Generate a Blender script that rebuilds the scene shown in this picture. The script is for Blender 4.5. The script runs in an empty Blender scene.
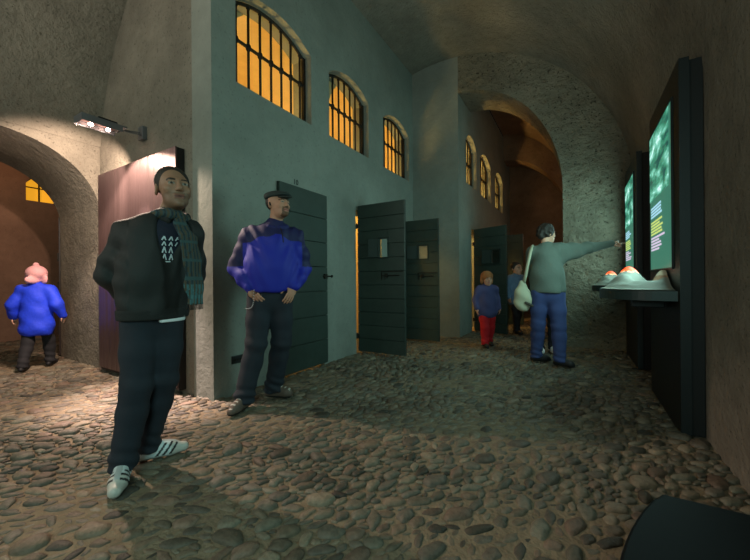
import bpy, bmesh, math, random
import numpy as np
from mathutils import Vector, Matrix
from mathutils.bvhtree import BVHTree
random.seed(7); rng = np.random.default_rng(7)
PI = math.pi
sc = bpy.context.scene
C = sc.collection
YAW = math.radians(31.0)
FPX = 338.0


CELLK, K_HAL, K_SCR, K_TEAL, K_UP, K_COR, K_ROOM, K_BACK, EXPO = 1.6, 0.8, 2.0, 1.3, 7.0, 0.9, 1.6, 1.0, 0.0

# ------------------------------------------------------------------ materials
def lin(c):
    return tuple(((x/255+0.055)/1.055)**2.4 if x/255 > 0.04045 else x/255/12.92 for x in c) + (1,)
def mat(name, col, rough=0.8, metal=0.0, bump=0.0, bscale=40.0, var=0.0, vscale=6.0, emit=None, estr=0.0, attr=None, spec=None, detail=6):
    m = bpy.data.materials.new(name); m.use_nodes = True
    nt = m.node_tree; b = nt.nodes['Principled BSDF']
    b.inputs['Roughness'].default_value = rough; b.inputs['Metallic'].default_value = metal
    if spec is not None: b.inputs['Specular IOR Level'].default_value = spec
    c = col if len(col) == 4 else lin(col)
    b.inputs['Base Color'].default_value = c
    tc = nt.nodes.new('ShaderNodeTexCoord'); src = None
    if attr:
        a = nt.nodes.new('ShaderNodeAttribute'); a.attribute_name = attr; src = a.outputs['Color']
    if var > 0:
        n = nt.nodes.new('ShaderNodeTexNoise'); n.inputs['Scale'].default_value = vscale; n.inputs['Detail'].default_value = detail
        n.inputs['Roughness'].default_value = 0.62
        nt.links.new(tc.outputs['Object'], n.inputs['Vector'])
        mr = nt.nodes.new('ShaderNodeMapRange'); mr.inputs['From Min'].default_value = 0.3; mr.inputs['From Max'].default_value = 0.7
        mr.inputs['To Min'].default_value = 1-var; mr.inputs['To Max'].default_value = 1+var
        nt.links.new(n.outputs['Fac'], mr.inputs['Value'])
        mx = nt.nodes.new('ShaderNodeVectorMath'); mx.operation = 'SCALE'
        if src: nt.links.new(src, mx.inputs[0])
        else: mx.inputs[0].default_value = c[:3]
        nt.links.new(mr.outputs['Result'], mx.inputs['Scale']); src = mx.outputs[0]
    if src: nt.links.new(src, b.inputs['Base Color'])
    if bump > 0:
        n2 = nt.nodes.new('ShaderNodeTexNoise'); n2.inputs['Scale'].default_value = bscale; n2.inputs['Detail'].default_value = 8
        nt.links.new(tc.outputs['Object'], n2.inputs['Vector'])
        bp = nt.nodes.new('ShaderNodeBump'); bp.inputs['Strength'].default_value = 1.0; bp.inputs['Distance'].default_value = bump
        nt.links.new(n2.outputs['Fac'], bp.inputs['Height']); nt.links.new(bp.outputs['Normal'], b.inputs['Normal'])
    if emit:
        b.inputs['Emission Color'].default_value = emit if len(emit) == 4 else lin(emit)
        b.inputs['Emission Strength'].default_value = estr
    return m
def plaster(name, col, stain=0.25, rough_amt=0.006, pits=0.35, coarse=22):
    """lime plaster: trowel lumps, fine grain, small dark pits"""
    m = mat(name, col, 0.92, spec=0.15)
    nt = m.node_tree; b = nt.nodes['Principled BSDF']; L = nt.links.new
    tc = nt.nodes.new('ShaderNodeTexCoord')
    def noise(s, d=6, r=0.6):
        n = nt.nodes.new('ShaderNodeTexNoise'); n.inputs['Scale'].default_value = s; n.inputs['Detail'].default_value = d
        n.inputs['Roughness'].default_value = r; L(tc.outputs['Object'], n.inputs['Vector']); return n.outputs['Fac']
    def rng_(v, a, b_, c_, d_):
        r = nt.nodes.new('ShaderNodeMapRange'); L(v, r.inputs['Value'])
        for k, x in zip(('From Min', 'From Max', 'To Min', 'To Max'), (a, b_, c_, d_)): r.inputs[k].default_value = x
        return r.outputs['Result']
    def mth(op, a, b_):
        r = nt.nodes.new('ShaderNodeMath'); r.operation = op
        for i, x in enumerate((a, b_)):
            if isinstance(x, (int, float)): r.inputs[i].default_value = x
            else: L(x, r.inputs[i])
        return r.outputs[0]
    big = rng_(noise(1.1, 4), 0.35, 0.68, 1-stain, 1+stain*0.6)
    mid = rng_(noise(7.0, 8, 0.7), 0.3, 0.7, 1-stain*0.5, 1+stain*0.4)
    pit = rng_(noise(coarse*1.7, 3, 0.5), 0.30, 0.38, 1-pits, 1.0)
    f = mth('MULTIPLY', mth('MULTIPLY', big, mid), pit)
    sc_ = nt.nodes.new('ShaderNodeVectorMath'); sc_.operation = 'SCALE'; sc_.inputs[0].default_value = lin(col)[:3]
    L(f, sc_.inputs['Scale']); L(sc_.outputs[0], b.inputs['Base Color'])
    h = mth('ADD', mth('MULTIPLY', noise(coarse*0.35, 5), 1.6), mth('ADD', mth('MULTIPLY', noise(coarse, 8, 0.65), 1.0), mth('MULTIPLY', pit, 0.5)))
    bp = nt.nodes.new('ShaderNodeBump'); bp.inputs['Strength'].default_value = 1.0; bp.inputs['Distance'].default_value = rough_amt
    L(h, bp.inputs['Height']); L(bp.outputs['Normal'], b.inputs['Normal'])
    return m

# ------------------------------------------------------------------ mesh helpers
def link(o, parent=None):
    C.objects.link(o)
    if parent is not None: o.parent = parent
    return o
def tag(o, label=None, cat=None, group=None, kind=None):
    for k, v in (('label', label), ('category', cat), ('group', group), ('kind', kind)):
        if v: o[k] = v
    return o
def meshobj(name, verts, faces, m, parent=None, smooth=False):
    me = bpy.data.meshes.new(name); me.from_pydata([tuple(v) for v in verts], [], [tuple(f) for f in faces])
    for mm in (m if isinstance(m, list) else [m]): me.materials.append(mm)
    if smooth: me.polygons.foreach_set('use_smooth', [True]*len(me.polygons))
    me.update()
    return link(bpy.data.objects.new(name, me), parent)
def thing(name, label, cat, loc=(0, 0, 0), rz=0.0, group=None):
    o = bpy.data.objects.new(name, None); o.empty_display_size = 0.1; C.objects.link(o)
    o.location = loc; o.rotation_euler = (0, 0, rz); return tag(o, label, cat, group)
class MB:
    def __init__(s): s.v = []; s.f = []
    def add(s, v, f):
        n = len(s.v); s.v += [tuple(x) for x in v]; s.f += [tuple(i+n for i in q) for q in f]; return s
    def box(s, x0, x1, y0, y1, z0, z1, bev=0.0, M=None):
        bm = bmesh.new(); bmesh.ops.create_cube(bm, size=1)
        for v in bm.verts: v.co = Vector(((x0+x1)/2+v.co.x*(x1-x0), (y0+y1)/2+v.co.y*(y1-y0), (z0+z1)/2+v.co.z*(z1-z0)))
        if bev: bmesh.ops.bevel(bm, geom=bm.edges[:], offset=bev, segments=2, affect='EDGES', profile=0.6)
        if M is not None: bm.transform(M)
        bm.verts.index_update()
        s.add([v.co[:] for v in bm.verts], [[v.index for v in f.verts] for f in bm.faces]); bm.free(); return s
    def tube(s, pts, r, n=10, caps=True, flat=1.0):
        pts = [Vector(p) for p in pts]; rs = r if isinstance(r, (list, tuple)) else [r]*len(pts)
        v = []; up = None
        for i, p in enumerate(pts):
            t = (pts[min(i+1, len(pts)-1)]-pts[max(i-1, 0)]).normalized()
            if up is None: up = t.orthogonal().normalized()
            a = (up - t*up.dot(t)).normalized(); up = a; b = t.cross(a)
            for k in range(n):
                an = 2*PI*k/n; v.append(p+a*math.cos(an)*rs[i]+b*math.sin(an)*rs[i]*flat)
        f = []
        for i in range(len(pts)-1):
            for k in range(n):
                k2 = (k+1) % n; f.append((i*n+k, i*n+k2, (i+1)*n+k2, (i+1)*n+k))
        if caps: f.append(tuple(range(n))[::-1]); f.append(tuple(range((len(pts)-1)*n, len(pts)*n)))
        return s.add(v, f)
    def ball(s, c, r, sx=1, sy=1, sz=1, seg=12):
        bm = bmesh.new(); bmesh.ops.create_uvsphere(bm, u_segments=seg, v_segments=max(6, seg*2//3), radius=r)
        for v in bm.verts: v.co = Vector((c[0]+v.co.x*sx, c[1]+v.co.y*sy, c[2]+v.co.z*sz))
        bm.verts.index_update(); s.add([v.co[:] for v in bm.verts], [[v.index for v in f.verts] for f in bm.faces]); bm.free(); return s
    def build(s, name, m, parent=None, smooth=False):
        return meshobj(name, s.v, s.f, m, parent, smooth)
def slab(name, outline, holes, m, plane, lo, hi, parent=None, tess=None):
    """a wall plate: 2-D outline with holes, extruded. plane 'X': outline (y,z) between x=lo..hi; plane 'Y': outline (x,z) between y=lo..hi;
    plane 'Z': outline (x,y) between z=lo..hi."""
    cu = bpy.data.curves.new(name+'_c', 'CURVE'); cu.dimensions = '2D'; cu.fill_mode = 'BOTH'; cu.extrude = (hi-lo)/2
    for loop in [outline]+list(holes):
        sp = cu.splines.new('POLY'); sp.points.add(len(loop)-1); sp.use_cyclic_u = True
        for i, p in enumerate(loop): sp.points[i].co = (p[0], p[1], 0, 1)
    o = bpy.data.objects.new(name+'_c', cu); C.objects.link(o)
    dg = bpy.context.evaluated_depsgraph_get(); dg.update()
    me = bpy.data.meshes.new_from_object(o.evaluated_get(dg)); me.name = name
    mid = (lo+hi)/2
    for v in me.vertices:
        a, b, c = v.co
        v.co = (mid+c, a, b) if plane == 'X' else ((a, mid+c, b) if plane == 'Y' else (a, b, mid+c))
    bpy.data.objects.remove(o); bpy.data.curves.remove(cu)
    me.materials.clear(); me.materials.append(m)
    bm = bmesh.new(); bm.from_mesh(me)
    bmesh.ops.remove_doubles(bm, verts=bm.verts[:], dist=1e-5)
    bmesh.ops.recalc_face_normals(bm, faces=bm.faces[:]); bm.to_mesh(me); bm.free()
    me.polygons.foreach_set('use_smooth', [False]*len(me.polygons))
    return link(bpy.data.objects.new(name, me), parent)
def arch_loop(a0, a1, z0, zs, rise, n=14):
    """door/window outline: straight jambs to zs then an elliptical head"""
    c = (a0+a1)/2; w = (a1-a0)/2
    if rise > w*0.8:
        top = [(c+w*math.cos(t), zs+rise*math.sin(t)) for t in np.linspace(0, PI, n)]
    else:
        R = (w*w+rise*rise)/(2*rise); th = math.asin(w/R)
        top = [(c+R*math.sin(t), zs+rise-R+R*math.cos(t)) for t in np.linspace(th, -th, n)]
    return [(a0, z0), (a1, z0)]+top

# ------------------------------------------------------------------ signed-distance modelling for soft bodies
def V(*a): return np.array(a, float)
class Blob:
    def __init__(s): s.ops = []
    def cap(s, a, b, ra, rb=None, k=0.02, flat=None, op='u'):
        s.ops.append((op, 'cap', V(*a), V(*b), ra, ra if rb is None else rb, k, flat)); return s
    def chain(s, pts, rs, k=0.02, flat=None):
        for i in range(len(pts)-1): s.cap(pts[i], pts[i+1], rs[i], rs[i+1], k, flat)
        return s
    def ell(s, c, r, k=0.02, R=None, op='u'):
        s.ops.append((op, 'ell', V(*c), V(*r), k, np.eye(3) if R is None else np.array(R))); return s
    def cut(s, n, p, k=0.008):      # keep the side dot(n, x-p) < 0
        s.ops.append(('i', 'half', V(*n), V(*p), k)); return s
    def warp(s, f): s.ops.append(('w', 'w', f)); return s
    def bounds(s):
        lo = V(9, 9, 9); hi = -lo
        for o in s.ops:
            if o[0] != 'u': continue
            if o[1] == 'cap':
                r = max(o[4], o[5]); lo = np.minimum(lo, np.minimum(o[2], o[3])-r); hi = np.maximum(hi, np.maximum(o[2], o[3])+r)
            else:
                r = max(o[3]); lo = np.minimum(lo, o[2]-r); hi = np.maximum(hi, o[2]+r)
        return lo, hi
    def field(s, h):
        lo, hi = s.bounds(); lo = lo-3*h-0.012; hi = hi+3*h+0.012
        n = np.ceil((hi-lo)/h).astype(int)+1
        ax = [lo[i]+h*np.arange(n[i]) for i in range(3)]
        D = np.full(n, 0.2)
        for o in s.ops:
            if o[1] in ('half', 'w'):
                X, Y, Z = ax[0][:, None, None], ax[1][None, :, None], ax[2][None, None, :]
                if o[1] == 'half':
                    d = o[2][0]*(X-o[3][0])+o[2][1]*(Y-o[3][1])+o[2][2]*(Z-o[3][2]); k = o[4]
                    hh = np.maximum(k-np.abs(D-d), 0)/k; D = np.maximum(D, d)+hh*hh*k*0.25
                else: D = D+o[2](X, Y, Z)
                continue
            k = o[6] if o[1] == 'cap' else o[4]
            if o[1] == 'cap': r = max(o[4], o[5]); a = np.minimum(o[2], o[3])-r; b = np.maximum(o[2], o[3])+r
            else: r = max(o[3]); a = o[2]-r; b = o[2]+r
            pad = k+0.03
            i0 = np.clip(np.floor((a-pad-lo)/h).astype(int), 0, n-1); i1 = np.clip(np.ceil((b+pad-lo)/h).astype(int)+1, 1, n)
            sl = tuple(slice(i0[i], i1[i]) for i in range(3))
            if any(i1 <= i0): continue
            X, Y, Z = ax[0][sl[0]][:, None, None], ax[1][sl[1]][None, :, None], ax[2][sl[2]][None, None, :]
            if o[1] == 'cap':
                A, B, ra, rb, flat = o[2], o[3], o[4], o[5], o[7]
                ab = B-A; L2 = max(ab @ ab, 1e-12)
                px, py, pz = X-A[0], Y-A[1], Z-A[2]
                t = np.clip((px*ab[0]+py*ab[1]+pz*ab[2])/L2, 0, 1)
                qx, qy, qz = px-t*ab[0], py-t*ab[1], pz-t*ab[2]
                if flat is not None:
                    fx, s_ = V(*flat[0]), flat[1]; fx = fx/np.linalg.norm(fx)
                    dt = (qx*fx[0]+qy*fx[1]+qz*fx[2])*(1/s_-1); qx, qy, qz = qx+dt*fx[0], qy+dt*fx[1], qz+dt*fx[2]
                    rr = ra+(rb-ra)*t
                    ln = np.sqrt(qx*qx+qy*qy+qz*qz)+1e-9
                    d = (ln-rr)*np.where(ln > 0, 1.0, 1.0)*(0.5+0.5*s_)
                else:
                    d = np.sqrt(qx*qx+qy*qy+qz*qz)-(ra+(rb-ra)*t)
            else:
                c, r3, R = o[2], o[3], o[5]
                px, py, pz = X-c[0], Y-c[1], Z-c[2]
                q = [(R[0][j]*px+R[1][j]*py+R[2][j]*pz) for j in range(3)]
                k0 = np.sqrt(sum((q[j]/r3[j])**2 for j in range(3))); k1 = np.sqrt(sum((q[j]/r3[j]**2)**2 for j in range(3)))+1e-9
                d = k0*(k0-1)/k1
            S = D[sl]
            if o[0] == 'u':
                hh = np.maximum(k-np.abs(S-d), 0)/k; D[sl] = np.minimum(S, d)-hh*hh*k*0.25
            else:
                d = -d; hh = np.maximum(k-np.abs(S-d), 0)/k; D[sl] = np.maximum(S, d)+hh*hh*k*0.25
        return D, lo
    def build(s, name, m, parent=None, h=0.006, col=None):
        D, lo = s.field(h); ins = D < 0
        n = np.array(D.shape)-1
        cs = sum(ins[i:i+n[0], j:j+n[1], l:l+n[2]].astype(np.int8) for i in (0, 1) for j in (0, 1) for l in (0, 1))
        act = (cs > 0) & (cs < 8); idx = np.argwhere(act); vid = np.full(act.shape, -1, np.int64); vid[act] = np.arange(len(idx))
        acc = np.zeros((len(idx), 3)); cnt = np.zeros(len(idx))
        for a in range(3):
            o1, o2 = [x for x in range(3) if x != a]
            for u in (0, 1):
                for w in (0, 1):
                    off = np.zeros(3, int); off[o1] = u; off[o2] = w; p0 = idx+off; p1 = p0.copy(); p1[:, a] += 1
                    d0 = D[p0[:, 0], p0[:, 1], p0[:, 2]]; d1 = D[p1[:, 0], p1[:, 1], p1[:, 2]]
                    c = (d0 < 0) != (d1 < 0); t = np.where(c, d0/np.where(d0 == d1, 1, d0-d1), 0)
                    q = p0-idx+0.0; q[:, a] += t; acc[c] += q[c]; cnt[c] += 1
        P = lo+h*(idx+acc/cnt[:, None])
        F = []
        for a in range(3):
            o1, o2 = [(1, 2), (2, 0), (0, 1)][a]
            A = [slice(None)]*3; B = [slice(None)]*3; A[a] = slice(0, -1); B[a] = slice(1, None)
            for t in (o1, o2): A[t] = slice(1, -1); B[t] = slice(1, -1)
            s0 = ins[tuple(A)]; s1 = ins[tuple(B)]
            e = np.argwhere(s0 != s1); base = e.copy(); base[:, o1] += 1; base[:, o2] += 1
            def g(du, dv):
                q = base.copy(); q[:, o1] += du; q[:, o2] += dv; return vid[q[:, 0], q[:, 1], q[:, 2]]
            quad = np.stack([g(-1, -1), g(0, -1), g(0, 0), g(-1, 0)], 1)
            flip = ~s0[e[:, 0], e[:, 1], e[:, 2]]; quad[flip] = quad[flip][:, ::-1]; F.append(quad)
        F = np.concatenate(F); F = F[(F >= 0).all(1)]
        me = bpy.data.meshes.new(name); me.vertices.add(len(P)); me.vertices.foreach_set('co', P.ravel())
        me.loops.add(F.size); me.loops.foreach_set('vertex_index', F.ravel().astype(np.int32))
        me.polygons.add(len(F)); me.polygons.foreach_set('loop_start', np.arange(0, F.size, 4, dtype=np.int32))
        me.polygons.foreach_set('loop_total', np.full(len(F), 4, np.int32)); me.update(calc_edges=True); me.validate()
        me.polygons.foreach_set('use_smooth', [True]*len(me.polygons))
        me.materials.append(m)
        if col is not None:
            at = me.color_attributes.new('Col', 'FLOAT_COLOR', 'POINT')
            cc = np.ones((len(P), 4)); cc[:, :3] = col(P); at.data.foreach_set('color', cc.ravel())
        return link(bpy.data.objects.new(name, me), parent)
def L3(c): return np.array(lin(c)[:3])

# ================================================================== THE HALL
HX0, HX1, VC, VR, VZ = -5.1, 0.72, -2.19, 2.91, 2.3      # vault: side faces, axis, radius, spring line
YB, YE, GY = -3.2, 6.15, 1.845                                    # behind the camera, end wall
M_wall = plaster('plaster_pale', (128, 132, 124), 0.14, 0.006, 0.2)
M_vault = plaster('plaster_vault', (126, 120, 108), 0.26, 0.016, 0.4, 26)
M_rough = plaster('plaster_rough', (126, 120, 104), 0.34, 0.07, 0.6, 13)
M_corr = plaster('plaster_corridor', (122, 100, 80), 0.25, 0.02, 0.3, 15)
M_cell = plaster('cell_limewash', (215, 190, 140), 0.12, 0.004, 0.1)
M_stonerev = plaster('window_reveal', (165, 140, 110), 0.2, 0.006, 0.25)
M_iron = mat('iron', (38, 34, 28), 0.6, 0.6, bump=0.002, bscale=60)

def struct(o): o['kind'] = 'structure'; return o
# vaulted ceiling: a thick barrel shell
NA = 64
v = []; f = []
ys = np.linspace(YB, YE+0.85, 12)
for y in ys:
    for r in (VR, VR+0.3):
        for k in range(NA+1):
            t = (PI-0.155)*k/NA; v.append((VC+r*math.cos(t), y, VZ+r*math.sin(t)))
W = 2*(NA+1)
for j in range(len(ys)-1):
    for k in range(NA):
        a = j*W+k; f.append((a, a+1, a+W+1, a+W)); b = a+NA+1; f.append((b, b+W, b+W+1, b+1))
for j in (0, len(ys)-1):
    for k in range(NA):
        a = j*W+k; b = a+NA+1; f.append((a, b, b+1, a+1) if j == 0 else (a, a+1, b+1, b))
struct(meshobj('ceiling', v, f, M_vault, smooth=True))
# wall with the screens
struct(MB().box(HX1, HX1+0.3, YB, YE+0.85, -0.1, VZ+0.001).build('wall_right', M_vault))
# wall behind the camera
def under_vault(x0, x1, z0=-0.1, r=VR+0.12, n=40):
    top = [(VC+r*math.cos(t), VZ+r*math.sin(t)) for t in np.linspace(math.acos(max(-1, min(1, (x1-VC)/r))), math.acos(max(-1, min(1, (x0-VC)/r))), n)]
    return [(x0, z0), (x1, z0)]+top
struct(slab('wall_back', under_vault(HX0+0.001, HX1), [], M_vault, 'Y', YB-0.3, YB))
# side wall carrying the vault, with the arched passage the child walks through
PA0, PA1, PZS, PRI = 0.03, 1.846, 1.9, 0.80
ol = [(YB, -0.1), (PA0, -0.1)]
th = [(0.938-0.908*math.cos(t), PZS+PRI*math.sin(t)) for t in np.linspace(0, PI, 30)]
ol += th + [(1.87, PZS), (1.87, 3.2), (YB, 3.2)]
ol = [(YB, -0.1), (PA0, -0.1)]+th+[(PA1, 3.2), (YB, 3.2)]
struct(slab('wall_left', ol, [], M_vault, 'X', -6.4, HX0+0.015))
# cell-block gable wall: faces the camera, its plane runs on as the jamb of the passage
ol = [(-6.4, -0.1), (-3.1, -0.1)]+[p for p in under_vault(HX0, -3.1)[2:] if p[0] >= HX0]
ol = [(-6.4, -0.1), (-3.1, -0.1)]+[(x, z) for x, z in under_vault(-5.0, -3.1)[2:]]+[(-5.12, 3.6), (-6.4, 3.6)]
struct(slab('wall_gable', ol, [], M_vault, 'Y', GY, 2.17))
# long cell wall with barred windows and doors
WIN = [(2.10, 3.17), (3.52, 4.50), (4.97, 5.97)]
DOORS = [(2.66, 3.38), (4.12, 4.88), (5.38, 6.05)]
DH = 2.12
ol = [(GY, -0.1)]
for a, b in DOORS: ol += [(a, -0.1), (a, DH), (b, DH), (b, -0.1)]
ol += [(6.15, -0.1), (6.15, 5.20), (GY, 5.20)]
struct(slab('wall_cells', ol, [arch_loop(a, b, 2.99, 3.83, 0.17) for a, b in WIN], M_wall, 'X', -3.1, -2.8))
# end wall: pier beside the cells, then the big lopsided arch
AX0, AXR, AZS, AA, AB = -1.88, -0.20, 2.5, 1.68, 2.02
struct(slab('wall_pier', [(-3.1, -0.1), (-2.2, -0.1), (-2.2, 5.25), (-3.1, 5.18)], [], M_wall, 'Y', YE, YE+0.3))
q = [(AX0+AA*math.cos(t), AZS+AB*math.sin(t)) for t in np.linspace(0, PI/2, 34)]
top = [p for p in under_vault(AX0, HX1+0.1, r=VR+0.06)[2:]]
ol = [(AXR, -0.1), (HX1+0.1, -0.1)]+top+[q[-1]]+q[::-1][1:]
struct(slab('wall_end', ol, [], M_rough, 'Y', YE, YE+0.85))
# corridor behind the arch
CW = [(6.64, 7.45), (7.78, 8.88), (9.38, 10.45)]
CD = [(7.00, 7.76), (8.50, 9.20)]
ol = [(YE, -0.1)]
for a, b in CD: ol += [(a, -0.1), (a, DH), (b, DH), (b, -0.1)]
ol += [(11.9, -0.1), (11.9, 5.3), (YE, 5.3)]
struct(slab('wall_corridor_left', ol, [arch_loop(a, b, 3.0, 3.83, 0.2) for a, b in CW], M_wall, 'X', -2.2, AX0))
struct(MB().box(0.0, 0.3, YE+0.85, 11.9, -0.1, 3.0).build('wall_corridor_right', M_corr))
struct(MB().box(-2.2, 0.3, 11.6, 11.9, -0.1, 5.6).build('wall_corridor_end', M_corr))
v = []; f = []
for y in (YE+0.85, 11.6):
    for r in (0, 0.25):
        for k in range(25):
            t = PI/2*k/24; v.append((AX0+(1.88+r)*math.cos(t), y, 2.6+(2.75+r)*math.sin(t)))
for k in range(24):
    f += [(k, k+1, k+51, k+50), (k+25, k+75, k+76, k+26)]
struct(meshobj('ceiling_corridor', v, f, M_corr, smooth=True))
q = [(AX0+1.72*math.cos(t), 2.4+2.2*math.sin(t)) for t in np.linspace(0, PI/2, 30)]
ol = [(-0.16, -0.1), (0.15, -0.1)]+[(AX0+2.0*math.cos(t), 2.6+2.85*math.sin(t)) for t in np.linspace(0.05, PI/2, 24)]+q[::-1]
struct(slab('wall_corridor_arch', ol, [], M_corr, 'Y', 10.6, 11.2))

# ---- cell interiors: partitions, back wall, little vaults
def cell_block(x0, x1, cuts, tagname):
    struct(MB().box(x0-0.1, x0, cuts[0], cuts[-1], -0.1, 4.6).build('wall_cellback_'+tagname, M_cell))
    for i in range(len(cuts)-1):
        a, b = cuts[i]+0.05, cuts[i+1]-0.05
        ol = [(cuts[i], 4.7), (cuts[i], -0.1), (a, -0.1)]+[((a+b)/2-(b-a)/2*math.cos(t), 3.55+0.62*math.sin(t)) for t in np.linspace(0, PI, 22)]+[(b, -0.1), (cuts[i+1], -0.1), (cuts[i+1], 4.7)]
        struct(slab('wall_cell_%s_%d' % (tagname, i+1), ol, [], M_cell, 'X', x0, x1))
cell_block(-5.0, -3.1, [2.17, 3.83, 5.2, 6.45], 'main')
cell_block(-3.9, -2.2, [6.45, 7.63, 9.15, 10.95], 'corridor')
def arealight(name, loc, rot, size, size_y, e, col, spread=PI):
    l = bpy.data.lights.new(name, 'AREA'); l.shape = 'RECTANGLE'; l.size = size; l.size_y = size_y; l.energy = e; l.color = col; l.spread = spread
    o = bpy.data.objects.new(name, l); C.objects.link(o); o.location = loc; o.rotation_euler = rot; return o
def pointlight(name, loc, e, col, r=0.08):
    l = bpy.data.lights.new(name, 'POINT'); l.energy = e; l.color = col; l.shadow_soft_size = r
    o = bpy.data.objects.new(name, l); C.objects.link(o); o.location = loc; return o
AMB = (1.0, 0.67, 0.20)
for (x, y, e) in ((-3.7, 2.45, 44), (-3.7, 4.0, 40), (-3.7, 5.4, 40), (-2.75, 6.75, 75), (-2.75, 7.95, 80), (-2.75, 9.5, 70)):
    pointlight('cell_lamp', (x, y, 2.5), e*CELLK, AMB, 0.12)

# ---- window grilles (one thing per window)
def grille(y0, y1, z0, zs, rise, x, label, nb=7, group=None):
    t = thing('window_grille', label, 'window grille', (x, (y0+y1)/2, z0), 0, group)
    c = (y0+y1)/2; w = (y1-y0)/2; R = (w*w+rise*rise)/(2*rise)
    def topz(y): return zs-z0+rise-R+math.sqrt(max(R*R-y*y, 0))
    fr = MB()
    fr.box(-0.02, 0.02, -w, w, 0.0, 0.018); fr.box(-0.02, 0.02, w-0.035, w, 0, zs-z0); fr.box(-0.02, 0.02, -w, -w+0.02, 0, zs-z0)
    ysn = np.linspace(-w+0.01, w-0.01, 16)
    fr.tube([(0, yy, topz(yy)-0.03) for yy in ysn], 0.018, 6)
    fr.build('grille_frame', M_iron, t)
    zr = 0.50
    rail = MB().tube([(0, -w, zr), (0, w, zr)], 0.017, 8).build('cross_rail', M_iron, t)
    for k in range(nb):
        yy = -w+(k+0.55)*2*w/(nb+0.1)
        b = MB().tube([(0, yy, 0.0), (0, yy, topz(yy)-0.02)], 0.0135, 8)
        b.ball((0, yy, zr), 0.036, 0.8, 0.8, 1.25, 10)
        b.ball((0, yy, topz(yy)-0.05), 0.022, 1, 1, 1, 8)
        b.build('bar', M_iron, t, smooth=True)
    return t
wl = ['barred arched window with warm yellow light, nearest the corner of the cell block',
      'barred arched window above the wall between the closed door and the open green door',
      'barred arched window above the open green doors, next to the end wall']
for (a, b), lb in zip(WIN, wl): grille(a, b, 2.99, 3.83, 0.17, -2.91, lb, 7, 'barred windows of the hall')
wl = ['small barred window inside the archway, first one behind the arch edge', 'small barred window inside the archway, middle of its three', 'small barred window inside the archway, deepest of its three']
for (a, b), lb in zip(CW, wl): grille(a, b, 3.0, 3.83, 0.2, -2.0, lb, 5, 'barred windows of the corridor')

# ---- room beyond the child's passage
M_room = plaster('plaster_room', (140, 108, 90), 0.2, 0.006, 0.2)
struct(slab('wall_far', [(-2.0, -0.1), (4.4, -0.1), (4.4, 4.4), (-2.0, 4.4)], [arch_loop(2.10, 3.05, 2.66, 2.98, 0.30)], M_room, 'X', -9.3, -9.0))
struct(MB().box(-9.3, -6.4, 4.4, 4.6, -0.1, 4.4).build('wall_far_right', M_room))
struct(MB().box(-9.3, -6.4, -2.2, -2.0, -0.1, 4.4).build('wall_far_left', M_room))
struct(MB().box(-9.3, -6.4, -2.2, 4.6, 4.4, 4.6).build('ceiling_far', M_room))
struct(MB().box(-6.4, -6.2, 2.17, 4.4, -0.1, 4.4).build('wall_far_near', M_room))
struct(MB().box(-6.55, -6.4, -2.0, 0.03, -0.1, 4.4).build('wall_far_side', M_room))
M_pane = mat('lit_pane', (240, 170, 50), 0.6, emit=(255, 176, 40), estr=0.75)
wt = struct(slab('window_1', arch_loop(2.12, 3.03, 2.68, 2.97, 0.29), [], M_pane, 'X', -9.24, -9.22))
fb = MB()
for y in (2.12, 2.33, 2.56, 2.79, 3.02): fb.box(-9.2, -9.18, y-0.012, y+0.012, 2.67, 3.22)
fb.box(-9.2, -9.18, 2.12, 3.03, 2.94, 2.96)
fb.build('window_muntins', M_iron, wt)
# dark door leaf standing open at the inner end of the passage
M_dark = mat('dark_wood', (36, 26, 22), 0.6, bump=0.002, bscale=30)
d = thing('passage_door', 'dark door leaf seen edge-on at the inner jamb of the passage behind the child', 'door', (-6.45, 1.87, 0.03), -0.28)
MB().box(-0.6, 0.0, -0.03, 0.02, 0, 2.0, 0.004).build('door_leaf', M_dark, d)
hb = MB()
for z in (0.35, 1.0, 1.42): hb.box(-0.06, 0.01, -0.045, -0.03, z-0.06, z+0.06, 0.004)
hb.build('hinge_plates', M_iron, d)

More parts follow.
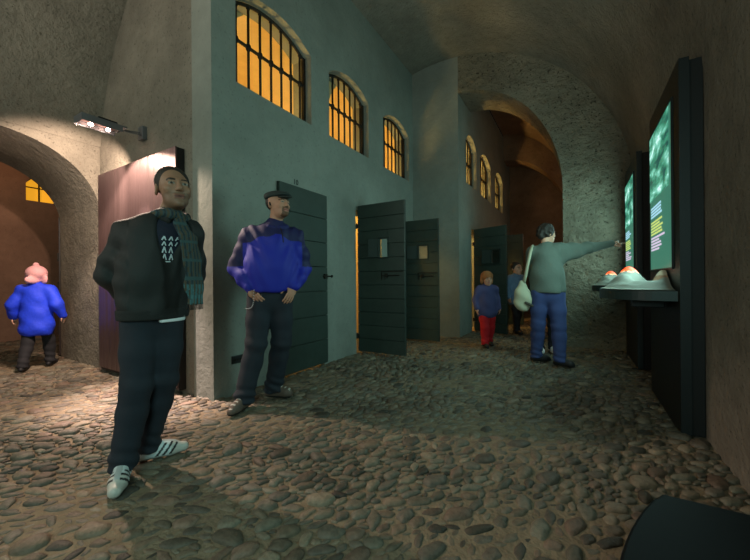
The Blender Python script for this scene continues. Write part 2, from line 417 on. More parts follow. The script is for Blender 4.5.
# ---- floor: one surface of rounded river cobbles bedded in sandy mortar
M_mortar = mat('sandy_mortar', (116, 104, 86), 0.95, var=0.25, vscale=9, bump=0.012, bscale=45, spec=0.1)
M_stone = mat('river_stone', (100, 96, 85), 0.62, attr='Col', var=0.28, vscale=38, bump=0.004, bscale=70, spec=0.35)
def build_floor():
    # mortar bed
    V0 = []; F0 = []
    nx, ny = 90, 150
    X = np.linspace(-9.3, 1.0, nx); Y = np.linspace(YB, 11.9, ny)
    for y in Y:
        for x in X:
            V0.append((x, y, 0.004*math.sin(3.1*x+1.3*y)+0.004*math.sin(5.3*y-2.2*x)-0.004))
    for j in range(ny-1):
        for i in range(nx-1):
            a = j*nx+i; F0.append((a, a+1, a+nx+1, a+nx))
    V0 = np.array(V0); F0 = np.array(F0)
    regions = [(-5.1, 0.70, -0.2, 1.87), (-2.8, 0.70, 1.87, 6.15), (-6.5, -5.1, 0.03, 1.87), (-1.88, -0.2, 6.15, 9.5), (-9.0, -6.5, -0.5, 4.0)]
    stones = []; cell = 0.16; gridd = {}
    def ok(x, y, a, b, th, pad):
        gx, gy = int(math.floor(x/cell)), int(math.floor(y/cell))
        for i in range(gx-1, gx+2):
            for j in range(gy-1, gy+2):
                for (x2, y2, a2, b2, t2) in gridd.get((i, j), ()):
                    dx, dy = x2-x, y2-y; d = math.hypot(dx, dy)
                    if d > a+a2+pad: continue
                    ph = math.atan2(dy, dx)
                    c, s = math.cos(ph-th), math.sin(ph-th); r1 = a*b/math.sqrt((b*c)**2+(a*s)**2)
                    c, s = math.cos(ph-t2), math.sin(ph-t2); r2 = a2*b2/math.sqrt((b2*c)**2+(a2*s)**2)
                    if d < (r1+r2)*0.95+pad: return False
        return True
    def seen(x, y, m=1.15):
        F = -.515*x+.857*y; Lr = .857*x+.515*y
        return F > 0.9 and abs(Lr) < F*1.11*m+0.3
    tot = 0
    for (amin, amax, n_per) in ((0.060, 0.078, 24), (0.042, 0.058, 420), (0.028, 0.043, 2900), (0.017, 0.026, 2900)):
        for (x0, x1, y0, y1) in regions:
            if amax < 0.03 and y0 > 6: continue
            A = (x1-x0)*(y1-y0); n = int(n_per*A)
            xs = rng.uniform(x0, x1, n); yy = rng.uniform(y0, y1, n); aa = rng.uniform(amin, amax, n); rr = rng.uniform(0.38, 0.72, n); tt = rng.normal(0, 0.38, n)
            for x, y, a, r, t in zip(xs, yy, aa, rr, tt):
                if not seen(x, y): continue
                if amax < 0.03 and (-.515*x+.857*y) > 3.2: continue
                if -3.14 < x < -2.8 and y > 1.87: continue
                th_ = math.radians(60)+0.5*math.sin(x*0.9+0.4)*math.cos(y*0.8)+t
                b = a*r
                if ok(x, y, a, b, th_, 0.002):
                    gridd.setdefault((int(math.floor(x/cell)), int(math.floor(y/cell))), []).append((x, y, a, b, th_)); stones.append((x, y, a, b, th_))
    # doorways of the cells get a few too (regions above stop at the wall faces)
    print('stones', len(stones))
    pal = [(104, 98, 84), (92, 90, 80), (120, 108, 90), (86, 84, 78), (76, 78, 72), (112, 94, 78), (66, 62, 58), (98, 100, 88), (126, 116, 98), (108, 84, 72)]
    pal = [L3(p) for p in pal]
    def template(nr, ns, seed):
        r_ = np.random.default_rng(seed); ph = r_.uniform(0, 6.28, 4); am = r_.uniform(0.02, 0.09, 4)
        vs = [(0, 0, 1.0)]; hp = r_.uniform(2.0, 3.2); tx, ty = r_.uniform(-0.13, 0.13, 2)
        for i in range(1, nr+1):
            u = math.sin(i/nr*PI/2)*1.0; z = max(1-u**hp, 0)**0.5 if i < nr else -0.35
            for k in range(ns):
                t = 2*PI*k/ns; rad = u*(1+sum(am[j]*math.sin((j+2)*t+ph[j]) for j in range(4)))
                x, y = rad*math.cos(t), rad*math.sin(t)
                vs.append((x, y, z+(tx*x+ty*y)*(1 if i < nr else 0)+0.04*math.sin(3*x+5*y+ph[0])*(i < nr)))
        fs = [(0, 1+k, 1+(k+1) % ns) for k in range(ns)]; qs = []
        for i in range(nr-1):
            for k in range(ns):
                a = 1+i*ns+k; b = 1+i*ns+(k+1) % ns; qs.append((a, a+ns, b+ns, b))
        return np.array(vs), np.array(fs), np.array(qs)
    T = {1: [template(6, 18, i) for i in range(12)], 0: [template(4, 11, 50+i) for i in range(12)]}
    VV = [V0]; TRI = []; QUAD = [F0]; COL = [np.tile([0.2, 0.18, 0.14], (len(V0), 1))]; off = len(V0); nst = 0
    for (x, y, a, b, th_) in stones:
        F = -.515*x+.857*y
        vs, fs, qs = T[1 if F < 3.2 else 0][rng.integers(12)]
        h = min(a, b)*rng.uniform(0.42, 0.68)
        c, s = math.cos(th_), math.sin(th_)
        P = np.empty_like(vs); X_, Y_ = vs[:, 0]*a, vs[:, 1]*b
        P[:, 0] = x+c*X_-s*Y_; P[:, 1] = y+s*X_+c*Y_; P[:, 2] = vs[:, 2]*h-0.003
        VV.append(P); TRI.append(fs+off); QUAD.append(qs+off); off += len(vs)
        cc = (pal[rng.integers(len(pal))]*0.5+pal[2]*0.35)*rng.uniform(0.60, 1.15)
        if rng.random() < 0.04: cc = cc*0.4
        COL.append(np.tile(cc, (len(vs), 1)))
    P = np.concatenate(VV); TRI = np.concatenate(TRI); QUAD = np.concatenate(QUAD); COL = np.concatenate(COL)
    me = bpy.data.meshes.new('floor'); me.vertices.add(len(P)); me.vertices.foreach_set('co', P.ravel())
    nl = TRI.size+QUAD.size; me.loops.add(nl); me.loops.foreach_set('vertex_index', np.concatenate([QUAD.ravel(), TRI.ravel()]).astype(np.int32))
    npoly = len(TRI)+len(QUAD); me.polygons.add(npoly)
    me.polygons.foreach_set('loop_start', np.concatenate([np.arange(len(QUAD))*4, QUAD.size+np.arange(len(TRI))*3]).astype(np.int32))
    me.polygons.foreach_set('loop_total', np.concatenate([np.full(len(QUAD), 4), np.full(len(TRI), 3)]).astype(np.int32))
    me.materials.append(M_mortar); me.materials.append(M_stone)
    mi = np.ones(npoly, np.int32); mi[:len(F0)] = 0
    me.update(calc_edges=True); me.polygons.foreach_set('material_index', mi); me.polygons.foreach_set('use_smooth', np.ones(npoly, bool))
    at = me.color_attributes.new('Col', 'FLOAT_COLOR', 'POINT'); c4 = np.ones((len(P), 4)); c4[:, :3] = COL; at.data.foreach_set('color', c4.ravel())
    me.update(); return struct(link(bpy.data.objects.new('floor', me)))
build_floor()

# ---- green plank doors
M_green = mat('green_door_paint', (44, 56, 50), 0.55, var=0.16, vscale=7, bump=0.0015, bscale=50, spec=0.4)
M_greend = mat('green_door_paint_dark', (34, 44, 40), 0.6, bump=0.0015, bscale=50, spec=0.3)
def plank_door(name, label, loc, rz, w, h, n=11, hatch=None, latch=True, group=None, lip=0.03):
    """local x along the width from the hinge, y thickness, z up; front faces -y"""
    t = thing(name, label, 'door', loc, rz, group)
    mb = MB(); ph = h/n
    for i in range(n):
        z0, z1 = i*ph+0.003, (i+1)*ph-0.003
        segs = [(0, w)]
        if hatch:
            hx0, hx1, hz0, hz1 = hatch
            if z1 > hz0 and z0 < hz1:
                mb.box(0, hx0, -0.022, 0.0, z0, z1, 0.004); mb.box(hx1, w, -0.022, 0.0, z0, z1, 0.004)
                if z0 < hz0: mb.box(hx0, hx1, -0.022, 0, z0, hz0)
                if z1 > hz1: mb.box(hx0, hx1, -0.022, 0, hz1, z1)
                continue
        mb.box(0, w, -0.022, 0.0, z0, z1, 0.004)
    mb.build('planks', M_green, t)
    bk = MB()
    if hatch:
        hx0, hx1, hz0, hz1 = hatch
        bk.box(0.0, hx0, 0, 0.022, 0, h); bk.box(hx1, w, 0, 0.022, 0, h); bk.box(hx0, hx1, 0, 0.022, 0, hz0); bk.box(hx0, hx1, 0, 0.022, hz1, h)
    else: bk.box(0, w, 0, 0.022, 0, h)
    bk.build('back_boards', M_greend, t)
    if hatch:
        fr = MB(); e = 0.018
        fr.box(hx0-e, hx0, -0.034, -0.02, hz0-e, hz1+e); fr.box(hx1, hx1+e, -0.034, -0.02, hz0-e, hz1+e)
        fr.box(hx0, hx1, -0.034, -0.02, hz0-e, hz0); fr.box(hx0, hx1, -0.034, -0.02, hz1, hz1+e)
        fr.build('hatch_frame', M_greend, t)
        hw = hx1-hx0
        M = Matrix.Translation((hx0-e, -0.03, 0)) @ Matrix.Rotation(math.radians(-158), 4, 'Z')
        MB().box(0, hw*0.95, -0.008, 0.008, hz0, hz1, 0.002, M=M).build('hatch_flap', M_greend, t)
    hg = MB()
    for z in (0.22, h-0.30): hg.box(-0.03, 0.02, -0.03, 0.012, z-0.03, z+0.03, 0.004); hg.tube([(-0.012, -0.03, z-0.04), (-0.012, -0.03, z+0.04)], 0.012, 8)
    hg.build('hinges', M_iron, t)
    if latch:
        lb = MB(); z = 1.10
        lb.box(w*0.52, w*0.97, -0.030, -0.021, z+0.05, z+0.062); lb.box(w*0.52, w*0.535, -0.030, -0.021, z-0.06, z+0.06)
        lb.tube([(w*0.56, -0.036, z), (w*0.9, -0.036, z)], 0.008, 8); lb.box(w*0.60, w*0.66, -0.045, -0.02, z-0.03, z+0.03, 0.005)
        lb.tube([(w*0.63, -0.045, z), (w*0.63, -0.07, z-0.02), (w*0.63, -0.07, z-0.06)], 0.007, 8)
        lb.build('bolt', M_iron, t)
    return t
# closed door: front faces +X
d10 = plank_door('cell_door', 'closed green plank door numbered 10 behind the man in blue', (-2.775, 2.60, 0.03), PI/2, 0.80, 2.13, 7, None, False, 'green cell doors')
bl = MB(); bl.tube([(0.70, -0.04, 1.10), (0.86, -0.04, 1.10)], 0.009, 8); bl.box(0.72, 0.77, -0.05, -0.02, 1.07, 1.13, 0.004); bl.ball((0.86, -0.045, 1.10), 0.018)
bl.build('bolt', M_iron, d10)
plank_door('cell_door', 'open green plank door with small pale hatch, nearest of the open ones', (-2.772, 4.15, 0.04), 0.0, 0.76, 2.13, 11, (0.36, 0.50, 1.36, 1.62), True, 'green cell doors')
plank_door('cell_door', 'open green plank door with warm lit hatch, half hidden by the first open door', (-2.77, 5.41, 0.04), 0.0, 0.77, 2.07, 11, (0.40, 0.58, 1.40, 1.62), True, 'green cell doors')
plank_door('cell_door', 'open green plank door inside the archway behind the child in red trousers', (AX0+0.045, 7.05, 0.03), -0.38, 0.73, 2.08, 11, (0.42, 0.60, 1.36, 1.62), False, 'green cell doors')
plank_door('cell_door', 'dark plank door deep in the corridor, behind the other door of the archway', (AX0+0.03, 8.46, 0.03), -0.1, 0.78, 2.08, 11, None, False, 'green cell doors')

def text(name, body, size, loc, rot, m, parent=None, ext=0.002, align='CENTER'):
    cu = bpy.data.curves.new(name, 'FONT'); cu.body = body; cu.size = size; cu.extrude = ext; cu.align_x = align
    o = bpy.data.objects.new(name+'_t', cu); C.objects.link(o)
    dg = bpy.context.evaluated_depsgraph_get(); me = bpy.data.meshes.new_from_object(o.evaluated_get(dg)); bpy.data.objects.remove(o)
    me.materials.clear(); me.materials.append(m); me.name = name
    o = link(bpy.data.objects.new(name, me), parent); o.location = loc; o.rotation_euler = rot; return o
M_ink = mat('number_paint', (24, 30, 28), 0.8)
tag(text('door_number', '10', 0.085, (-2.797, 2.89, 2.19), (PI/2, 0, PI/2), M_ink), 'small painted black number 10 on the wall above the closed door', 'number')
M_black = mat('black_plastic', (14, 15, 16), 0.45)
for i, (y, lb) in enumerate(((2.085, 'black wall socket plate low on the wall, nearest the corner'), (2.26, 'black wall socket plate low on the wall, behind the legs of the man in blue'))):
    t = thing('wall_socket', lb, 'socket', (-2.80, y, 0.33), PI/2, 'low wall sockets')
    MB().box(-0.06, 0.06, -0.012, 0.0, -0.038, 0.038, 0.004).build('cover_plate', M_black, t)
    hb = MB()
    for k in range(3): hb.tube([((k-1)*0.034, -0.0125, 0), ((k-1)*0.034, -0.018, 0)], 0.012, 12)
    hb.build('outlet_inserts', M_iron, t)

# ================================================================== DISPLAY PANELS WITH SHELVES
M_panel = mat('panel_lacquer', (20, 20, 17), 0.5, spec=0.3, bump=0.0003, bscale=80)
M_side = mat('panel_side', (9, 20, 22), 0.5, spec=0.5)
M_back = mat('panel_back', (3, 5, 6), 0.6)
def screen_material():
    m = bpy.data.materials.new('screen_image'); m.use_nodes = True; nt = m.node_tree; b = nt.nodes['Principled BSDF']; L = nt.links.new
    b.inputs['Base Color'].default_value = (0.01, 0.02, 0.02, 1); b.inputs['Roughness'].default_value = 0.25
    tc = nt.nodes.new('ShaderNodeTexCoord'); mp = nt.nodes.new('ShaderNodeMapping'); mp.inputs['Scale'].default_value = (1, 0.28, 1.0)
    L(tc.outputs['Object'], mp.inputs['Vector'])
    n = nt.nodes.new('ShaderNodeTexNoise'); n.inputs['Scale'].default_value = 7; n.inputs['Detail'].default_value = 8; n.inputs['Roughness'].default_value = 0.6; n.inputs['Distortion'].default_value = 0.3
    L(mp.outputs[0], n.inputs['Vector'])
    r = nt.nodes.new('ShaderNodeValToRGB'); r.color_ramp.elements[0].position = 0.38; r.color_ramp.elements[0].color = lin((20, 66, 60))
    r.color_ramp.elements[1].position = 0.66; r.color_ramp.elements[1].color = lin((215, 240, 240))
    e = r.color_ramp.elements.new(0.47); e.color = lin((48, 118, 92)); e = r.color_ramp.elements.new(0.57); e.color = lin((110, 180, 160))
    L(n.outputs['Fac'], r.inputs[0]); L(r.outputs[0], b.inputs['Emission Color']); b.inputs['Emission Strength'].default_value = 1.5
    return m
M_map = screen_material()
M_scr = mat('screen_ground', (10, 20, 18), 0.3, emit=(62, 130, 108), estr=0.75)
M_t = [mat('screen_text_%s' % n, (10, 10, 10), 0.4, emit=c, estr=1.0) for n, c in (('blue', (170, 220, 240)), ('yellow', (200, 220, 120)), ('pink', (215, 200, 225)))]
M_shelf = mat('shelf_lacquer', (30, 48, 48), 0.45)
M_relief = mat('relief_plaster', (150, 152, 142), 0.8, attr='Col', bump=0.001, bscale=60)
M_glow = mat('painted_red_light', (200, 60, 20), 0.6, emit=(255, 70, 24), estr=1.6)  # red light projected on the peaks, painted as emission
M_glow2 = mat('painted_red_light_edge', (220, 150, 110), 0.6, emit=(255, 178, 120), estr=1.1)

def display(y0, y1, label, seed):
    """local: origin on the floor at the panel's near bottom corner of the front face; x into the room is negative"""
    fx = 0.59; w = y1-y0
    t = thing('display_panel', label, 'display panel', (fx, y0, 0.015), 0, 'display panels along the wall')
    MB().box(0, 0.055, 0, w, 0.0, 2.54, 0.002).build('front_slab', M_panel, t)
    MB().box(0.057, 0.126, 0.012, w-0.012, 0.0, 2.52, 0.002).build('back_slab', M_back, t)
    MB().box(0.0, 0.055, -0.004, -0.0005, 0.004, 2.535).build('side_cladding', M_side, t)
    s0, s1, z0, z1 = 0.17, w-0.05, 1.135, 2.345
    scn = MB().box(-0.006, -0.0005, s0, s1, z0, z1).build('screen', M_scr, t)
    MB().box(-0.0085, -0.0065, s0+0.10, s1-0.004, z0+0.62, z1-0.004).build('map_image', M_map, scn)
    fr = MB(); e = 0.012
    fr.box(-0.012, 0, s0-e, s0, z0-e, z1+e); fr.box(-0.012, 0, s1, s1+e, z0-e, z1+e); fr.box(-0.012, 0, s0, s1, z0-e, z0); fr.box(-0.012, 0, s0, s1, z1, z1+e)
    fr.build('screen_frame', M_panel, t)
    r = np.random.default_rng(seed)
    for k, (zt, nl) in enumerate(((z0+0.55, 4), (z0+0.42, 5), (z0+0.28, 5))):
        mb = MB()
        for j in range(nl):
            z = zt-j*0.026; x = s1-0.05
            end = x-r.uniform(0.28, 0.50)
            while x > end:
                wl = r.uniform(0.025, 0.07); mb.box(-0.0085, -0.0065, x-wl, x, z-0.009, z+0.007); x -= wl+0.010
        mb.build('text_block', M_t[k], scn)
    # D-shaped shelf
    cy = 0.52; pts = [(0.0, cy+0.46), (-0.10, cy+0.45)]+[(-0.10-0.33*math.sin(a), cy+0.45*math.cos(a)) for a in np.linspace(0.12, PI-0.12, 26)]+[(-0.10, cy-0.45), (0.0, cy-0.46)]
    sh = slab('shelf', pts, [], M_shelf, 'Z', 0.895, 0.965, t)
    MB().box(-0.22, -0.02, cy-0.17, cy-0.05, 0.83, 0.893, 0.006).build('shelf_bracket', M_black, t)
    # relief landscape standing on the shelf
    g = thing('relief_model', 'pale mountain relief model with red light painted on its peaks as a glow, on the shelf of the ' + ('nearer' if seed == 1 else 'farther') + ' display panel', 'relief model', (fx, y0+cy, 0.985), 0, 'mountain relief models')
    nx, ny = 44, 84
    def Hh(x, y):
        h = 0.155*math.exp(-((x+0.20)/0.12)**2-((y-0.20)/0.11)**2)
        h += 0.10*math.exp(-((x+0.26)/0.09)**2-((y+0.02)/0.16)**2)
        h += 0.13*math.exp(-((x+0.02)/0.06)**2-((y+0.10)/0.12)**2)
        h += 0.05*math.exp(-((x+0.12)/0.18)**2-((y+0.25)/0.10)**2)
        e_ = 1-((x+0.10)/0.33)**2*(x < -0.10)-(y/0.45)**2
        edge = max(0.0, min(1.0, e_*3.0))
        rid = 0.012*abs(math.sin(17*x+9*y))+0.008*abs(math.sin(31*y-13*x))
        return 0.004+(h+rid*min(1, h*14))*edge
    vs = []; cols = []; inside = {}
    for j in range(ny):
        for i in range(nx):
            y = -0.44+0.88*j/(ny-1); lim = 0.10+0.325*math.sqrt(max(0, 1-(y/0.445)**2)); x = -0.008-(lim-0.012)*i/(nx-1)
            vs.append((x, y, Hh(x, y)))
            c = L3((118, 120, 110))
            if x > -0.11 and -0.22 < y < 0.08: c = L3((150, 112, 84)) if Hh(x, y) < 0.11 else L3((190, 175, 150))
            cols.append(c)
    fs = []
    for j in range(ny-1):
        for i in range(nx-1): a = j*nx+i; fs.append((a, a+nx, a+nx+1, a+1))
    ring = [j*nx for j in range(ny)]+[(ny-1)*nx+i for i in range(1, nx)]+[j*nx+nx-1 for j in range(ny-2, -1, -1)]+[i for i in range(nx-2, 0, -1)]
    n0 = len(vs); vs += [(vs[k][0], vs[k][1], 0.0) for k in ring]; cols += [cols[k] for k in ring]
    for k in range(len(ring)): k2 = (k+1) % len(ring); fs.append((ring[k], ring[k2], n0+k2, n0+k))
    o = meshobj('terrain', vs, fs, M_relief, g, True)
    at = o.data.color_attributes.new('Col', 'FLOAT_COLOR', 'POINT'); at.data.foreach_set('color', np.hstack([np.array(cols), np.ones((len(cols), 1))]).ravel())
    for nm, lo_, hi_, mm, lift in (('painted_peak_light', 0.150, 9, M_glow, 0.003), ('painted_peak_light_edge', 0.141, 0.150, M_glow2, 0.0025)):  # glowing caps in place of light projected onto the peaks
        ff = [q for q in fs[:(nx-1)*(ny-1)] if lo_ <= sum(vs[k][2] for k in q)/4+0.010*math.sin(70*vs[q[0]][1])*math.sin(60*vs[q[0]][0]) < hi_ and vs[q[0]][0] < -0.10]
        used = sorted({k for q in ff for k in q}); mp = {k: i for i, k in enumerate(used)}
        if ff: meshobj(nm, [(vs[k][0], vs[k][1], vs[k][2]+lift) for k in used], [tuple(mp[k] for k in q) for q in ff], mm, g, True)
    return t
display(3.02, 4.09, 'tall black display panel with lit map screen, the nearer of two', 1)
display(4.96, 6.02, 'tall black display panel with lit map screen, the one the woman points at', 2)

# ================================================================== BOARD ON THE GABLE WALL AND ITS LAMP
M_board = mat('bronze_board', (104, 86, 86), 0.40, 0.75, var=0.10, vscale=3)
_nt = M_board.node_tree; _tc = _nt.nodes.new('ShaderNodeTexCoord'); _mp = _nt.nodes.new('ShaderNodeMapping'); _mp.inputs['Scale'].default_value = (9, 1, 0.25)
_n = _nt.nodes.new('ShaderNodeTexNoise'); _n.inputs['Scale'].default_value = 1.0; _n.inputs['Detail'].default_value = 4
_b = _nt.nodes.new('ShaderNodeBump'); _b.inputs['Distance'].default_value = 0.02; _b.inputs['Strength'].default_value = 1.0
_nt.links.new(_tc.outputs['Object'], _mp.inputs['Vector']); _nt.links.new(_mp.outputs[0], _n.inputs['Vector']); _nt.links.new(_n.outputs['Fac'], _b.inputs['Height']); _nt.links.new(_b.outputs['Normal'], _nt.nodes['Principled BSDF'].inputs['Normal'])
M_boards = mat('board_edge', (12, 10, 10), 0.6)
t = thing('info_board', 'tall brown metallic display board on the wall behind the man in dark jacket', 'board', (-4.06, GY, 0.045))
MB().box(-0.84, 0.83, -0.088, -0.07, 0.03, 2.305, 0.003).build('face_plate', M_board, t)
MB().box(-0.84, 0.83, -0.068, -0.002, 0.0, 2.30).build('backing_box', M_boards, t)
M_lampgrey = mat('lamp_grey', (120, 122, 126), 0.4, 0.6)
M_bulb = mat('halogen_bulb', (255, 240, 225), 0.3, emit=(255, 225, 205), estr=45)
M_refl = mat('lamp_reflector', (190, 150, 140), 0.3, 0.8)
lm = thing('spot_lamp', 'grey wall lamp with two lit halogen bulbs on an arm above the brown board', 'lamp', (-3.98, GY, 2.66))
MB().box(-0.05, 0.05, -0.045, 0, -0.07, 0.07, 0.006).build('wall_plate', M_lampgrey, lm)
ar = MB(); ar.tube([(0, -0.04, 0.0), (0, -0.20, -0.03), (0, -0.26, -0.075)], 0.008, 8); ar.tube([(0.03, -0.04, -0.03), (0.03, -0.2, -0.05)], 0.006, 8)
ar.build('arm', M_lampgrey, lm)
hm = MB()
hm.box(-0.09, 0.09, -0.56, -0.20, -0.035, -0.02, 0.004)           # top plate shades the ceiling
for x in (-0.09, 0.082): hm.box(x, x+0.008, -0.56, -0.24, -0.085, -0.03)
hm.box(-0.09, 0.09, -0.568, -0.56, -0.085, -0.02)
hm.build('housing', M_lampgrey, lm)
MB().box(-0.075, 0.075, -0.55, -0.26, -0.042, -0.037).build('reflector', M_refl, lm)
MB().box(-0.03, 0.03, -0.42, -0.26, -0.018, 0.02, 0.008).build('transformer', M_black, lm)
for y in (-0.47, -0.33): MB().ball((0, y, -0.075), 0.02, 1, 1, 0.8, 14).build('bulb', M_bulb, lm, True)
def spot(name, loc, target, e, col, ang, blend=0.3, r=0.03):
    l = bpy.data.lights.new(name, 'SPOT'); l.energy = e; l.color = col; l.spot_size = math.radians(ang); l.spot_blend = blend; l.shadow_soft_size = r
    o = bpy.data.objects.new(name, l); C.objects.link(o); o.location = loc
    o.rotation_euler = (Vector(target)-Vector(loc)).to_track_quat('-Z', 'Y').to_euler(); return o
HAL = (1.0, 0.74, 0.58)
spot('halogen_spot', (-3.98, 1.46, 2.55), (-3.6, 1.30, 0.0), 360*K_HAL, HAL, 128, 0.3, 0.03)
spot('halogen_spot_passage', (-3.98, 1.27, 2.53), (-5.9, 1.75, 1.5), 270*K_HAL, HAL, 100, 0.4, 0.03)
spot('halogen_spot_board', (-3.98, 1.30, 2.55), (-3.9, 1.80, 0.9), 34*K_HAL, (1.0, 0.76, 0.70), 80, 0.6, 0.02)
spot('halogen_spot_floor', (-3.98, 1.36, 2.54), (-3.45, 1.72, 0.0), 1700*K_HAL, (1.0, 0.74, 0.66), 46, 1.0, 0.02)

# ================================================================== DARK BENCH IN THE CORNER OF THE VIEW
M_bench = mat('black_bench', (5, 7, 10), 0.6, spec=0.15, bump=0.0006, bscale=25)
bn = thing('bench', 'low black curved bench standing on the cobbles beside the screen wall', 'bench', (0.66, 0.75, 0.012))
pts = [(0.0, 0.61), (-0.44, 0.60)]+[(-0.44-0.165*math.sin((0.60-y_)/1.2*PI)**0.8, y_) for y_ in np.linspace(0.55, -0.55, 20)]+[(-0.44, -0.6), (0.0, -0.61)]
so = slab('seat', pts, [], M_bench, 'Z', 0.325, 0.395, bn)
mo = so.modifiers.new('bev', 'BEVEL'); mo.width = 0.008; mo.segments = 2; mo.limit_method = 'ANGLE'
slab('plinth', [(x*0.86-0.02, y*0.9) for x, y in pts], [], M_back, 'Z', 0.0, 0.325, bn)

# ================================================================== LIGHT
TEAL = (0.48, 0.86, 0.80)
# the screens throw most of the cool light across the hall
for y, e in ((3.6, 20), (5.5, 10)):
    arealight('screen_glow', (0.56, y, 1.75), (0, -PI/2, PI), 1.1, 0.8, e*K_SCR, TEAL)
# added cool fill behind the camera, no displays stand there
arealight('hall_cool_fill', (0.40, -1.5, 1.9), (0, math.radians(-78), math.radians(155)), 1.4, 1.6, 60*K_TEAL, TEAL)
arealight('vault_fill', (-2.4, -1.9, 2.6), (math.radians(180), 0, 0), 2.2, 1.6, 22*K_UP, (1.0, 0.88, 0.74))  # added warm fill aimed up at the vault, no fitting there
arealight('screen_wall_fill', (-3.9, -2.6, 2.6), (math.radians(98), 0, math.radians(-50)), 1.5, 1.2, 60*K_BACK, (0.92, 0.96, 0.86))  # added neutral fill that lifts the screen wall, not a fixture
pointlight('corridor_fill', (-0.13, 7.75, 2.9), 10*K_COR, (1.0, 0.74, 0.50), 0.2)  # added light, out of sight behind the jamb, warms the arch soffit
pointlight('room_lamp', (-7.6, 0.9, 3.4), 30*K_ROOM, (1.0, 0.68, 0.42), 0.2)
pointlight('corridor_fill', (-0.12, 9.7, 2.3), 9*K_COR, (1.0, 0.68, 0.46), 0.05)  # second added light, unseen, brightens the corridor end wall
w = bpy.data.worlds.new('night'); sc.world = w; w.use_nodes = True
w.node_tree.nodes['Background'].inputs[0].default_value = (0.02, 0.022, 0.02, 1); w.node_tree.nodes['Background'].inputs[1].default_value = 0.2

# ================================================================== CAMERA
cd = bpy.data.cameras.new('camera'); cd.sensor_fit = 'HORIZONTAL'; cd.sensor_width = 36; cd.lens = 36*FPX/750; cd.clip_start = 0.02; cd.clip_end = 60
cam = bpy.data.objects.new('camera', cd); C.objects.link(cam); sc.camera = cam
R = Matrix.Rotation(YAW, 4, 'Z') @ Matrix.Rotation(PI/2, 4, 'X') @ Matrix.Rotation(math.radians(-0.45), 4, 'Z')
cam.matrix_world = Matrix.Translation((0, 0, 1.07)) @ R
cd.shift_y = 0.6/750
sc.view_settings.view_transform = 'Standard'; sc.view_settings.look = 'None'; sc.view_settings.exposure = EXPO; sc.view_settings.gamma = 1
sc.view_settings.use_curve_mapping = False
sc.cycles.use_denoising = True
sc.cycles.max_bounces = 8; sc.cycles.diffuse_bounces = 5
sc.cycles.sample_clamp_indirect = 4

